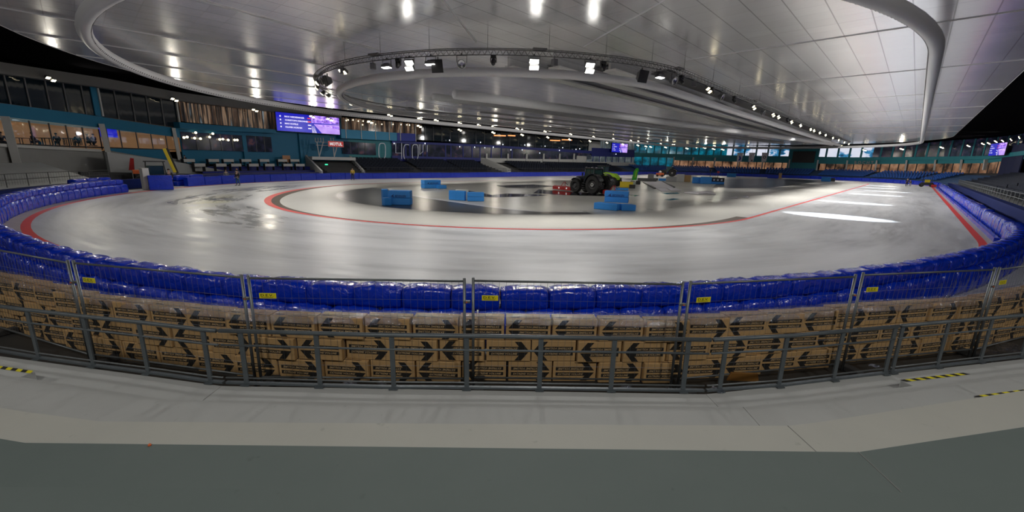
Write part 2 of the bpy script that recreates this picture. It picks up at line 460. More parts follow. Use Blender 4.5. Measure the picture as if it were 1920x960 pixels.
g = MB(); ring_geo(g, 18.3, 24.2, .006, .006, 0, LTOT, 'ice_inner'); struct(g, 'inner_ice_lane')
g = MB(); ring_geo(g, RO-.08, RO+.26, .006, .006, 0, LTOT, 'red_line'); struct(g, 'outer_red_line')
g = MB(); ring_geo(g, RO+.26, 37.2, .005, .005, 0, LTOT, 'edge_snow'); struct(g, 'outer_ice_edge')
def redw(t):
    k = math.exp(-((t-(LA*.68))/24)**2)
    return (24.62-1.2*k, 24.86-.85*k)
g = MB(); ring_geo(g, 0, 0, .012, .012, 0, LTOT, 'red_line', rf=redw); struct(g, 'inner_red_line')
def brw(t):
    k = math.exp(-((t-(LA*.68))/24)**2); k2 = .8*math.exp(-((t+2)/16)**2)
    return (24.59-2.0*k-k2, 24.62-1.2*k)
g = MB(); ring_geo(g, 0, 0, .010, .010, 0, LTOT, 'brown_strip', rf=brw); struct(g, 'inner_edge_strip')
g = MB(); disc(g, 18.35, .008, 'infield_floor'); struct(g, 'infield')
# dark crescent and its white border line on the infield
wl = [(-46.5, 26.5), (-42, 24.6), (-38, 23.7), (-33.6, 23.2), (-29.4, 23.1), (-24.7, 22.9), (-21.8, 23.2), (-20, 24.0), (-17.6, 26.6)]
def arcpts(a0, a1, r, n=24): return [(CX+r*math.cos(math.radians(lerp(a0, a1, i/n))), CY+r*math.sin(math.radians(lerp(a0, a1, i/n)))) for i in range(n+1)]
g = MB(); g.add([(x, y, .016) for x, y in wl] + [(x, y, .016) for x, y in arcpts(-26, -152, 18.2)], [tuple(range(len(wl)+25))], 'infield_dark'); struct(g, 'dark_mat')
g = MB(); vs = []; 
for i, (x, y) in enumerate(wl): vs += [(x, y-.28, .02), (x, y+.28, .02)]
g.add(vs, [(2*i, 2*i+2, 2*i+3, 2*i+1) for i in range(len(wl)-1)], 'infield_white'); struct(g, 'infield_white_line')
g = MB(); g.add([at(x, y, .014) for x, y in [(1335, 352), (1355, 336), (1450, 335), (1545, 338), (1500, 346), (1440, 352), (1380, 353)]], [tuple(range(7))], 'infield_dark'); struct(g, 'dark_floor_patch')
g = MB()
for P_ in ([(855, 358), (875, 357), (905, 362), (925, 366), (890, 368)], [(898, 368), (950, 363), (1000, 364), (1030, 366), (990, 368), (930, 370)],
           [(930, 348), (1000, 346), (1040, 349), (1000, 353), (950, 352)], [(1010, 355), (1130, 364), (1150, 368), (1060, 366), (1000, 362)],
           [(1240, 362), (1270, 361), (1275, 363), (1250, 364)], [(1175, 365), (1200, 366), (1190, 368)], [(1245, 374), (1262, 372), (1275, 373), (1255, 376)]):
    g.add([at(x, y, .022) for x, y in P_], [tuple(range(len(P_)))], 'wet_black')
tag(g.build('meltwater', kind='stuff'), 'black puddles of meltwater on the grey infield floor around the tractor', 'puddle')

# ---------------------------------------------------------------- foreground terrace: edges as seen, each tread .3 m above the last
E = [(.54, [(-13.6, -3.8), (-9.82, -1.25), (-6.48, .97), (-1.61, 5.73), (1.91, 10.99), (4.5, 15.3)]),
     (.84, [(-13.0, -4.35), (-7.71, -.79), (-5.91, .38), (-1.03, 5.22), (.13, 6.95), (5.1, 14.9)]),
     (1.14, [(-12.4, -4.95), (-6.0, -.7), (-5.29, -.19), (-.50, 4.64), (-.29, 4.94), (5.7, 14.3)]),
     (1.44, [(-11.8, -5.6), (-5.3, -1.0), (-4.71, -.60), (.05, 4.11), (1.11, 5.67), (6.3, 13.7)]),
     (1.74, [(-11.2, -6.2), (-4.6, -1.5), (-4.15, -1.14), (.52, 3.53), (1.6, 5.15), (6.9, 13.1)]),
     (2.04, [(-10.6, -6.9), (-4.0, -2.1), (-3.55, -1.70), (1.08, 2.95), (2.2, 4.6), (7.5, 12.5)])]
for i_, (z_, p_) in enumerate(E):      # the terrace carries on round the curve to the left
    r_ = 42.4+.85*i_; p_[0:0] = [(CX+r_*math.cos(math.radians(a_)), CY+r_*math.sin(math.radians(a_))) for a_ in (-100, -88, -75)]
def inward(p, d):
    v = Vector((p[0]-CX, p[1]-CY)).normalized(); return (p[0]+v.x*d, p[1]+v.y*d)
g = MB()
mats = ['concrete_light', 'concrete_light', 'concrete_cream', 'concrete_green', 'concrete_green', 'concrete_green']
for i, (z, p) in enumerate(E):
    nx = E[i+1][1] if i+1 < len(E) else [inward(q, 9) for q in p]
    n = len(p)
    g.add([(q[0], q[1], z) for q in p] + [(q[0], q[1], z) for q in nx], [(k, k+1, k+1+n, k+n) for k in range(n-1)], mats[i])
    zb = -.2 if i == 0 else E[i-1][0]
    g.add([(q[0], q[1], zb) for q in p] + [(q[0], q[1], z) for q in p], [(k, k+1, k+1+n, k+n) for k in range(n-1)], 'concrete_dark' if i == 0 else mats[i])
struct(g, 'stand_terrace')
# fine expansion joints in the treads
g = MB()
for a, b, z in (((-1.61, 5.73), (-1.03, 5.22), .84), ((-1.03, 5.22), (-.50, 4.64), 1.14), ((-.50, 4.64), (.05, 4.11), 1.44), ((.05, 4.11), (.52, 3.53), 1.74), ((-6.48, .97), (-5.91, .38), .84)):
    zz = z-.3+.003
    g.bar((a[0], a[1], zz), (b[0], b[1], zz), .005, .004, 'concrete_wall')
struct(g, 'trim_1')
# half steps with warning tape
def half_step(px, z, ang, L, nm, lab, D=.34):
    p = at(px[0], px[1], z); M = Matrix.Translation(p) @ Matrix.Rotation(ang, 4, 'Z')
    t = thing('half_step', lab, 'step', (p.x, p.y, z-.085), ang, None)
    m_ = MB(); m_.box((L/2, -D/2, .0), (L, D, .168), 'concrete_light')
    o = m_.build('step_block', t, bevel=.012)
    m_ = MB(); n = int(L/.09); 
    for k in range(n):
        a0 = L*k/n; a1 = L*(k+1)/n; s = .025
        m_.add([(a0+s, -.065, .0865), (a1+s, -.065, .0865), (a1-s, -.005, .0865), (a0-s, -.005, .0865)], [(0, 1, 2, 3)], 'yellow_plate' if k % 2 else 'black_print')
    m_.build('warning_tape', t, label='yellow and black striped tape')
    return t
dirR = math.atan2(6.95-5.22, .13+1.03)
half_step((1688, 712), .71, dirR, 1.25, 'a', 'low concrete half step with striped tape, the one nearer the guard rail at right')
half_step((1826, 742), 1.01, dirR, 1.05, 'b', 'low concrete half step with striped tape, nearest the right picture edge')
dirL = math.atan2(.38+.79, -5.91+7.71)
half_step((-45, 679), .71, dirL, 1.1, 'c', 'low concrete half step with striped tape on the left side of the terrace')

# ---------------------------------------------------------------- ceiling
ZC = 11.4
g = MB(); disc(g, 37.6, ZC, 'ceiling_metal'); struct(g, 'ceiling')
g = MB(); ring_geo(g, 37.5, 66, ZC+.5, ZC+.5, 0, LTOT, 'ceiling_black', 4); wallring(g, 37.6, ZC-.02, ZC+.5, 0, LTOT, 'tube_white', 3); struct(g, 'ceiling_outer')
g = MB(); ring_geo(g, 66, 66, -.2, ZC+.5, 0, LTOT, 'ceiling_black', 4); struct(g, 'wall_outer')
g = MB()   # ribs between the roof sheets
for a in (-30, -54, -80):
    v = Vector((math.cos(math.radians(a)), math.sin(math.radians(a)), 0)); c = Vector((CX, CY, ZC-.03))
    g.bar(c+v*17.6, c+v*37.5, .05, .05, 'tube_white')
for y in (33, 47, 62, 77, 92, 107, 122):
    g.bar((CX+19, y, ZC-.02), (CX+37.5, y, ZC-.02), .06, .04, 'tube_white')
    g.bar((CX-37.5, y, ZC-.02), (CX-19, y, ZC-.02), .06, .04, 'tube_white')
for x in (-38.4, -45, -51.5, -58, -64.5):
    yy = math.sqrt(max(0, 37.5**2-(x-CX)**2)); y1 = CY-math.sqrt(max(0, 17.6**2-(x-CX)**2)) if abs(x-CX) < 17.6 else CY2
    g.bar((x, CY-yy, ZC-.02), (x, y1, ZC-.02), .07, .04, 'tube_white')
struct(g, 'trim_2')
# ring shaped air tubes
def ring_tube(r, z, rad, name, label, dots, t0=0):
    n = 220; pts = [oval(LTOT*i/n, r, z) for i in range(n)]
    m_ = MB(); m_.smooth = True; m_.tube(pts, rad, 'tube_white', 16, closed=True, caps=False)
    t = thing(name, label, 'air duct', (CX, CY, z)); o = m_.build('tube', t); o.location = (-CX, -CY, -z)
    m_ = MB()
    nd = int(LTOT/dots)
    for i in range(nd):
        tt = LTOT*i/nd; a = oval(tt, r-rad*.80, z-rad*.62); a2 = oval(tt, r-rad*.72, z-rad*.55)
        m_.tube([a2, a+(a-a2)*.35], .05*rad/.3, 'black_plastic', 6)
    o = m_.build('nozzle', t, kind='stuff'); o.location = (-CX, -CY, -z)
    return t
ring_tube(32.6, 10.25, .34, 'air_tube', 'large white oval air tube round the roof, outer and wider of the two', .42)
ring_tube(17.4, 9.55, .30, 'air_tube', 'smaller white oval air tube hanging above the infield inside the lighting truss', .50)
# beams and long ducts inside the inner ring
for i, x in enumerate((-18.6, -21.4, -24.2)):
    d = math.sqrt(17.0**2-(x-CX)**2); m_ = MB(); y0_ = CY-d+5; y1_ = CY2+d-1; m_.box((x, (y0_+y1_)/2, 10.75), (1.1, y1_-y0_, .14), 'white_paint')
    m_.box((x, (y0_+y1_)/2, 11.1), (.2, y1_-y0_, .6), 'duct_grey')
    tag(m_.build('ceiling_panel_strip'), ['long pale ceiling panel strip above the infield, the one nearest the right-hand lane', 'long pale ceiling panel strip above the infield, middle of the three',
        'long pale ceiling panel strip above the infield, the one beside the thick ducts'][i], 'ceiling panel', 'long pale strips under the middle roof')
g = MB()
for x in (-17.2, -20.0, -22.8, -25.9):
    d = math.sqrt(17.0**2-(x-CX)**2); y0_ = CY-d+8; y1_ = CY2+d-2; g.box((x, (y0_+y1_)/2, 11.3), (1.6, y1_-y0_, .06), 'panel_dark')
struct(g, 'ceiling_inner')
for (a, b, r_, lab) in ((at(852, 176, 9.3), at(1420, 251, 9.3), .42, 'thick pale round duct hanging under the middle of the roof, the longer one'), (at(813, 181, 9.5), at(1330, 250, 9.5), .32, 'thinner round duct running beside the thick pale one under the roof')):
    m_ = MB(); m_.smooth = True; d = (b-a).normalized(); m_.tube([a-d*.12, a, b+d*40], [r_*.6, r_, r_], 'tube_white' if r_ > .4 else 'duct_grey', 16)
    tag(m_.build('round_duct'), lab, 'air duct')
for i, (x0, y0, x1, y1) in enumerate(((700, 210, 1300, 263), (760, 205, 1350, 262), (900, 210, 1420, 264))):
    a, b = at(x0, y0, 10.2), at(x1, y1, 10.2); m_ = MB(); m_.bar(a, b, .12, .25, 'duct_grey'); 
    tag(m_.build('roof_rail'), 'thin grey rail hung below the roof on the back side of the ducts', 'rail', 'thin grey roof rails behind the ducts')

# ---------------------------------------------------------------- the building around the stands
RF = 48.
def ribbon(name, top, bot, mat, rad=RF, thick=.2, step=12, kind='structure', parent=None, mull=None, mmat='white_paint', mw=.08):
    x0, x1 = top[0][0], top[-1][0]; n = max(1, int(abs(x1-x0)/step)); vs = []
    for i in range(n+1):
        x = lerp(x0, x1, i/n); a = hit(x, pl(top, x), rad); b = hit(x, pl(bot, x), rad)
        nrm = Vector((a.x-CX, a.y-min(max(a.y, CY), CY2), 0)).normalized()
        b = Vector((a.x, a.y, b.z))
        vs += [a, b, a+nrm*thick, b+nrm*thick]
    fs = [(1, 0, 2, 3), (4*n, 4*n+1, 4*n+3, 4*n+2)]
    for i in range(n):
        k = 4*i; fs += [(k, k+1, k+5, k+4), (k+2, k+6, k+7, k+3), (k, k+4, k+6, k+2), (k+1, k+3, k+7, k+5)]
    g = MB(); g.add(vs, fs, mat)
    if mull:
        for x in mull:
            a = hit(x, pl(top, x), rad); b = hit(x, pl(bot, x), rad); b = Vector((a.x, a.y, b.z))
            nrm = Vector((a.x-CX, a.y-min(max(a.y, CY), CY2), 0)).normalized()
            g.bar(a-nrm*.04, b-nrm*.04, mw, .1, mmat, up=nrm)
    o = g.build(name, parent=parent)
    if kind: o['kind'] = kind
    return o
WN = [0]
def window(top, bot, mat, mull=(), **k):
    WN[0] += 1; return ribbon('window_%d' % WN[0], top, bot, mat, rad=k.pop('rad', RF+.06), mull=mull, **k)
ND = 'royal_wall'
# closed wall behind everything so no gap shows
g = MB(); wallring(g, RF+4, -.2, ZC+.5, TA, LTOT-(-20-0)+0, 'ceiling_black', 3); struct(g, 'wall_back')
# left building
ribbon('trim_3', [(-60, 108), (0, 116), (200, 147), (330, 172), (500, 196), (640, 212)], [(-60, 128), (0, 137), (200, 165), (330, 188), (500, 208), (640, 221)], 'concrete_wall', rad=RF-1.0, thick=1.2)
window([(-60, 128), (0, 137), (200, 165), (330, 188)], [(-60, 184), (0, 193), (150, 213), (330, 240)], 'glass_dark', [5, 43, 82, 116, 150, 212, 244, 272, 300], mmat='grey_plastic', mw=.14)
window([(168, 158), (181, 162)], [(168, 215), (181, 218)], 'cyan_wall', rad=RF-.05)
for x, y0, y1 in ((184, 165, 217), (331, 188, 240)):
    ribbon('trim_4', [(x-1.5, y0), (x+1.5, y0)], [(x-1.5, y1), (x+1.5, y1)], 'white_paint', rad=RF-.2)
ribbon('wall_left_upper', [(-60, 184), (0, 193), (150, 213), (335, 241)], [(-60, 209), (0, 218), (150, 235), (330, 257), (335, 258)], 'cyan_wall', rad=RF-.15)
ribbon('wall_left_sill', [(-60, 262), (0, 269), (190, 280)], [(-60, 268), (0, 275), (190, 285)], 'white_paint', rad=RF-.25)
ribbon('wall_left_lower', [(-60, 268), (0, 275), (190, 285), (205, 280), (345, 300)], [(-60, 345), (0, 345), (190, 345), (345, 340)], 'concrete_wall', rad=RF-.05)
# lit rooms behind glass
window([(14, 221), (100, 232), (190, 243)], [(14, 269), (100, 275), (190, 281)], 'room_glass', [14, 53, 90, 122, 153, 184], mmat='grey_plastic', thick=.03)
window([(-60, 212), (10, 221)], [(-60, 264), (10, 269)], 'room_glass', [-30, 6], mmat='grey_plastic', thick=.03)
window([(197, 236), (260, 243), (330, 250)], [(197, 277), (260, 279), (330, 279)], 'room_glass', [197, 222, 253, 281, 309], mmat='grey_plastic', thick=.03)
pbr('room_wall', (.50, .28, .14), .8, emis=(.55, .27, .11), estr=.22, noise=.3, nscale=.4)  # room light put into the wall as its own glow
pbr('room_ceiling', (.22, .27, .27), .8, emis=(.16, .22, .22), estr=.35)  # ceiling glows in place of light from the room
ribbon('wall_room', [(-70, 196), (10, 206), (190, 232), (345, 246)], [(-70, 268), (10, 273), (190, 285), (345, 284)], 'room_wall', rad=RF+3.5)
def zslab(name, px0, py0, px1, py1, r0, r1, mat):
    a, b = hit(px0, py0, RF), hit(px1, py1, RF); t0, t1 = tof(a.x, a.y), tof(b.x, b.y); g = MB(); n = 14; vs = []
    for i in range(n+1):
        t = lerp(t0, t1, i/n); z = lerp(a.z, b.z, i/n); vs += [oval(t, r0, z), oval(t, r1, z), oval(t, r0, z+.12), oval(t, r1, z+.12)]
    fs = []
    for i in range(n):
        k = 4*i; fs += [(k, k+4, k+5, k+1), (k+2, k+3, k+7, k+6), (k, k+2, k+6, k+4), (k+1, k+5, k+7, k+3)]
    g.add(vs, fs, mat); return struct(g, name)
zslab('ceiling_room', -60, 212, 330, 252, RF, RF+3.5, 'room_ceiling')
zslab('floor_room', -60, 268, 330, 282, RF, RF+3.5, 'concrete_dark')
ribbon('wall_cyan_ramp', [(203, 278), (260, 280), (318, 281)], [(203, 282), (260, 292), (318, 301)], 'cyan_wall', rad=RF-.1)
for (x0, y0, x1, y1, w_) in ((9, 218, 36, 322, .55), (190, 232, 206, 300, .5), (325, 240, 337, 300, .4)):
    a = hit(x0, y0, RF-.4); b = hit(x1, y1, RF-.4); g = MB(); g.bar(a, b, w_, .4, 'white_paint'); struct(g, 'pillar')
ribbon('wall_stair_side', [(200, 285), (318, 301), (400, 316), (476, 330)], [(200, 324), (318, 326), (400, 328), (476, 332)], 'concrete_light', rad=45.2, thick=.3)
ribbon('wall_stair_base', [(150, 322), (318, 325), (400, 327), (476, 331)], [(150, 350), (318, 347), (400, 343), (476, 338)], 'concrete_dark', rad=43.4, thick=.2)
# open gallery with warm light and its slab
window([(336, 188), (342, 192), (518, 211)], [(336, 227), (342, 228), (518, 243)], 'window_balcony', [342, 349, 356, 362, 369, 377, 386, 395, 404, 413, 423, 433, 445, 454, 463, 472, 480, 490, 500, 508, 515], mmat='grey_plastic', mw=.12)
ribbon('balcony_slab', [(336, 229), (345, 230), (518, 243)], [(336, 240), (345, 241), (518, 250)], 'cyan_wall', rad=RF-1.0, thick=1.2)
ribbon('wall_left_middle', [(335, 240), (518, 250), (520, 212), (650, 222)], [(335, 306), (518, 312), (520, 312), (650, 312)], 'cyan_wall', rad=RF+.3)
window([(340, 247), (455, 254)], [(340, 280), (457, 284)], 'window_dim', [366, 392, 412, 434], mmat='grey_plastic', rad=RF)
window([(461, 254), (508, 257)], [(461, 284), (508, 285)], 'window_dim', [478, 494], mmat='grey_plastic', rad=RF)
ribbon('pilaster', [(454, 254), (461, 254)], [(454, 312), (461, 312)], 'cyan_wall', rad=RF-.1)
ribbon('pilaster', [(560, 250), (565, 251)], [(560, 312), (565, 312)], 'cyan_wall', rad=RF-.1)
# cyan balcony box
window([(640, 220), (790, 233)], [(640, 243), (790, 252)], 'window_balcony', [650, 676, 703, 729, 750, 778], rad=RF+.1, mmat='white_paint', mw=.12)
ribbon('balcony_front', [(639, 242), (744, 249)], [(639, 259), (744, 264)], 'cyan_box', rad=RF-1.4, thick=1.5)
ribbon('balcony_front', [(744.5, 249), (780, 251)], [(744.5, 264), (780, 265)], 'royal_wall', rad=RF-1.4, thick=1.5)
for x in (647, 676, 703, 729, 750, 779):
    a, b = hit(x, 222+(x-640)*.08, RF-1.45), hit(x, 259+(x-640)*.045, RF-1.45); b.x, b.y = a.x, a.y; g = MB(); g.bar(a, b, .14, .08, 'white_paint'); struct(g, 'balcony_post')
ribbon('wall_back_lower', [(640, 259), (735, 264)], [(640, 300), (735, 301)], 'teal_wall', rad=RF+.3)
window([(641, 265), (704, 269)], [(641, 288), (704, 291)], 'window_dim', [656, 671, 684], rad=RF, mmat='grey_plastic')
# navy part of the long side
window([(780, 234), (1110, 262)], [(780, 262), (1110, 285)], 'glass_dark', list(range(796, 1110, 16)), rad=RF+.1, mmat='grey_plastic', mw=.1)
ribbon('wall_back_navy', [(735, 264), (900, 271), (1110, 283)], [(735, 268), (900, 275), (1110, 288)], 'navy_wall', rad=RF-.3)
window([(735, 267), (900, 273), (1110, 286)], [(735, 293), (900, 297), (1090, 299)], 'window_dim', [760, 768, 792, 800, 835, 845, 868, 885, 900, 921, 940, 960], rad=RF, mmat='navy_wall', mw=.3)
ribbon('wall_back_navy_lower', [(735, 292), (902, 296)], [(735, 302), (902, 303)], 'navy_wall', rad=RF-.1)
ribbon('wall_back_white', [(902, 296), (1000, 298), (1090, 299)], [(902, 304), (1000, 307), (1090, 308)], 'white_paint', rad=RF-.1)
for x in (913, 953, 988, 1020, 1050, 1077):
    ribbon('pillar', [(x-1.3, 288), (x+1.3, 288)], [(x-1.3, 304), (x+1.3, 304)], 'white_paint', rad=RF-.3)
ribbon('wall_back_block', [(1082, 292), (1100, 293)], [(1082, 310), (1100, 310)], 'white_paint', rad=RF-.2)
ribbon('wall_back_pale', [(1105, 264), (1126, 266)], [(1105, 287), (1126, 288)], 'white_paint', rad=RF-.2)
ribbon('wall_back_navy_end', [(1110, 277), (1190, 281)], [(1110, 293), (1190, 295)], 'navy_wall', rad=RF-.3)
window([(1100, 290), (1190, 294)], [(1100, 303), (1190, 305)], 'window_grey', [1112, 1124, 1136, 1148, 1160, 1172, 1184], rad=RF, mmat='navy_wall', mw=.4)
ribbon('wall_back_ramp', [(1098, 303), (1190, 305), (1200, 312)], [(1098, 322), (1190, 322), (1200, 322)], 'white_paint', rad=RF-.2)
window([(1126, 264), (1190, 268)], [(1126, 282), (1190, 284)], 'window_grey', list(range(1130, 1190, 8)), rad=RF+.2, mmat='white_paint', mw=.2)
# far end, teal
FT = [(1190, 286), (1300, 290), (1480, 293), (1600, 295), (1750, 294), (1850, 292), (1925, 282)]
FB = [(1190, 292), (1300, 295), (1480, 299), (1600, 301), (1750, 300), (1850, 299), (1925, 290)]
def off(p, d): return [(x, y+d) for x, y in p]
def cut(p, a, b): 
    q = [(a, pl(p, a))]+[(x, y) for x, y in p if a < x < b]+[(b, pl(p, b))]; return q
TOPF = [(1190, 266), (1300, 270), (1480, 275), (1600, 276), (1720, 270), (1850, 256), (1925, 236)]
window(cut(TOPF, 1190, 1365), cut(FT, 1190, 1365), 'window_cyan', list(range(1200, 1365, 14)), rad=RF+.2, mmat='teal_wall', mw=.5)
window(cut(TOPF, 1365, 1640), cut(FT, 1365, 1640), 'window_sky', list(range(1376, 1640, 22)), rad=RF+.2, mmat='teal_wall', mw=.6)
window(cut(TOPF, 1640, 1925), cut(FT, 1640, 1925), 'window_dim', list(range(1655, 1925, 22)), rad=RF+.2, mmat='teal_wall', mw=.5)
ribbon('wall_far_band', cut(FT, 1190, 1925), cut(FB, 1190, 1925), 'teal_wall', rad=RF-.4)
ribbon('wall_far_band_lower', off(cut(FB, 1190, 1925), 0), off(cut(FB, 1190, 1925), 7), 'teal_wall', rad=RF-.05)
window(off(cut(FB, 1190, 1262), 2), [(1190, 311), (1262, 313)], 'window_cyan', [1205, 1220, 1235, 1250], rad=RF-.1, mmat='teal_wall', mw=.5)
window(off(cut(FB, 1262, 1480), 6.5), [(1262, 313), (1480, 318)], 'window_far_warm', list(range(1275, 1480, 16)), rad=RF-.1, mmat='concrete_dark', mw=.3)
window(off(cut(FB, 1538, 1885), 7), [(1538, 319), (1700, 324), (1885, 325)], 'window_far_warm', list(range(1550, 1885, 17)), rad=RF-.1, mmat='concrete_dark', mw=.3)
ribbon('wall_far_screen_bay', [(1481, 277), (1538, 278)], [(1481, 318), (1538, 319)], 'teal_wall', rad=RF-.3)
for x in (1262, 1298, 1339, 1383, 1429, 1479, 1532, 1587, 1642, 1698, 1752, 1801, 1847):
    y0 = pl(FB, x); a, b = hit(x+2, y0, RF-.35), hit(x-1, y0+20, RF-.35); g = MB(); g.bar(a, b, .7, .4, 'white_paint'); struct(g, 'pillar')
ribbon('wall_right_dark', [(1885, 275), (1925, 268)], [(1885, 335), (1925, 335)], 'night_wall', rad=RF-.2)
ribbon('wall_far_base', [(1190, 309), (1480, 317), (1700, 322), (1885, 324), (1925, 324)], [(1190, 330), (1480, 330), (1700, 330), (1925, 340)], 'concrete_dark', rad=RF+.3)
g = MB(); wallring(g, RF+.6, -.2, 3.4, LA-8, LTOT+60, 'concrete_dark', 3); struct(g, 'wall_back_base')
TEND = LTOT-4        # the right-hand stand runs the whole straight
# ---------------------------------------------------------------- stands
pbr('stand_blue_grey', (.02, .055, .13), .6)
def stand(name, t0, t1, r0=40.6, z0=1.0, n=8, dr=.86, dz=.27, mat='concrete_dark', step=2.5):
    g = MB()
    for k in range(n):
        r = r0+k*dr; z = z0+k*dz
        ring_geo(g, r, r+dr, z, z, t0, t1, mat, step); ring_geo(g, r, r, z-dz if k else -.2, z, t0, t1, mat, step)
    for t in (t0, t1):
        for k in range(n):
            r = r0+k*dr; z = z0+k*dz; g.add([oval(t, r, -.2), oval(t, r+dr, -.2), oval(t, r+dr, z), oval(t, r, z)], [(0, 1, 2, 3)], mat)
    return struct(g, name)
tS = tof(*hit(600, 320, 44).xy)
stand('stand_back', tS, LA+LS)
stand('stand_far', LA+LS, 2*LA+LS, mat='stand_blue_grey')

stand('stand_right', 2*LA+LS, LTOT+22)
g = MB(); ring_geo(g, 40.6, 46, .6, 2.5, tof(-48, -12), tof(*hit(150, 345, 43).xy), 'concrete_light'); struct(g, 'stand_left_slope')
# front walls of the stands, blue covers
g = MB(); wallring(g, 39.3, 0, .95, tof(-30, -8), tS-2, 'pad_navy', 2); wallring(g, 39.9, 0, .95, tof(-30, -8), tS-2, 'pad_navy', 2); ring_geo(g, 39.3, 39.9, .95, .95, tof(-30, -8), tS-2, 'pad_navy', 2)
tag(g.build('stand_wall_cover'), 'dark navy padded cover along the front of the left-hand terrace behind the blue pads', 'wall cover')
g = MB(); wallring(g, 39.2, 0, .98, 2*LA+LS-5, LTOT+26, 'pad_navy', 2); wallring(g, 39.8, 0, .98, 2*LA+LS-5, LTOT+26, 'pad_navy', 2); ring_geo(g, 39.2, 39.8, .98, .98, 2*LA+LS-5, LTOT+26, 'pad_navy', 2)
tag(g.build('stand_wall_cover'), 'dark navy padded cover along the front of the right-hand stand below the railing', 'wall cover')
# ---------------------------------------------------------------- guard rail on the terrace edge
ORD = ['first', 'second', 'third', 'fourth', 'fifth', 'sixth', 'seventh', 'eighth', 'ninth', 'tenth']
railsec = [([(-90, 562), (50, 581), (155, 593), (260, 604), (380, 618), (405, 620)], (-40, 50, 155, 260, 380), 'grey steel guard rail section at the left, up to the first bend'),
           ([(411, 620), (700, 628), (880, 630), (1333, 637)], (450, 592, 734, 875, 1015, 1153, 1292), 'long grey steel guard rail section across the middle of the terrace edge'),
           ([(1338, 637), (1490, 629), (1684, 612)], (1363, 1477, 1582, 1680), 'grey steel guard rail section right of the middle, between the two bends'),
           ([(1690, 611), (1780, 603), (1920, 591), (1990, 585)], (1694, 1780, 1862, 1940), 'grey steel guard rail section leaving the picture at right')]
for pts, posts, lab in railsec:
    W_ = [at(x, y, 1.35) for x, y in pts]
    t = thing('guard_rail', lab, 'railing', (W_[0].x, W_[0].y, .54))
    def loc(o): o.location = -Vector((W_[0].x, W_[0].y, .54)); return o
    m_ = MB(); m_.smooth = True; m_.tube(W_, .030, 'rail_steel', 10); loc(m_.build('top_rail', t))
    m_ = MB(); m_.smooth = True; m_.tube([Vector((p.x, p.y, 1.14)) for p in W_], .015, 'rail_steel', 8); loc(m_.build('middle_rail', t))
    m_ = MB(); m_.smooth = True; m_.tube([Vector((p.x, p.y, .645)) for p in W_], .012, 'galvanised', 8); loc(m_.build('bottom_rail', t))
    m_ = MB()
    for a, b in zip(W_, W_[1:]): m_.bar((a.x, a.y, .572), (b.x, b.y, .572), .05, .03, 'rail_steel')
    loc(m_.build('base_bar', t))
    for x in posts:
        p = at(x, pl(pts, x), 1.35); q = at(x+8, pl(pts, x+8), 1.35); d = (q-p).normalized(); out = Vector((-d.y, d.x, 0))
        m_ = MB(); m_.bar((p.x, p.y, .55), (p.x, p.y, 1.33), .065, .022, 'rail_steel', up=out)
        m_.box((p.x, p.y, .556), (.12, .12, .012), 'rail_steel', rz=math.atan2(d.y, d.x)); loc(m_.build('post', t))

# ---------------------------------------------------------------- mesh fence panels
FZ = -.2
posts = [(None, (128, 490)), ((136, 490), (455, 517)), ((463, 518), (873, 524)), ((885, 523), (1283, 530)), ((1293, 529), (1606, 516)), ((1617, 513), (1867, 503)), ((1873, 503), None)]
FP = []
for i, (a, b) in enumerate(posts):
    A = at(*a, 1.8) if a else None; B = at(*b, 1.8) if b else None
    if A is None: A = B + Vector((-3.1, -1.35, 0)).normalized()*3.45
    if B is None: B = A + Vector((.9, 1.9, 0)).normalized()*3.45
    FP.append((A, B))
    d = B-A; L = d.length; ang = math.atan2(d.y, d.x)
    t = thing('mesh_fence_panel', 'grey mesh fence panel with a yellow plate, %s from the left' % ORD[i], 'fence', (A.x, A.y, FZ), ang, 'mesh fence panels')
    for nm, x in (('post', .02), ('post', L-.02)):
        m_ = MB(); m_.smooth = True; m_.tube([(x, 0, .02), (x, 0, 2.02)], .024, 'galvanised', 8); m_.build(nm, t)
    for nm, z in (('frame_tube', 1.97), ('frame_tube', .22)):
        m_ = MB(); m_.smooth = True; m_.tube([(.03, 0, z), (L-.03, 0, z)], .019, 'galvanised', 8); m_.build(nm, t)
    m_ = MB(); n = 31
    for k in range(1, n): m_.tube([(L*k/n, 0, .22), (L*k/n, 0, 1.97)], .0021, 'wire_steel', 4, caps=False)
    for z in (.45, .75, 1.05, 1.35, 1.64): m_.tube([(.02, .003, z), (L-.02, .003, z)], .0024, 'wire_steel', 4, caps=False)
    m_.build('wire_mesh', t)
    m_ = MB(); m_.box((.30, -.012, 1.68), (.27, .006, .09), 'yellow_plate')
    M_ = Matrix.Translation((.29, -.0165, 1.688)); put_text(m_, 'D.E.V.', M_, .20, .042, 'black_print', bold=.012)
    m_.box((.29, -.0158, 1.652), (.19, .001, .006), 'black_print'); m_.build('name_plate', t, label='yellow plate reading D.E.V.')
    m_ = MB(); m_.box((L+.02, 0, 1.62), (.11, .06, .035), 'galvanised'); m_.tube([(L+.02, -.05, 1.62), (L+.02, .05, 1.62)], .011, 'orange_paint', 8); m_.build('coupler', t)
    m_ = MB(); m_.box((.13, 0, .06), (.16, .55, .12), 'concrete_dark'); m_.build('foot_block', t, bevel=.02)

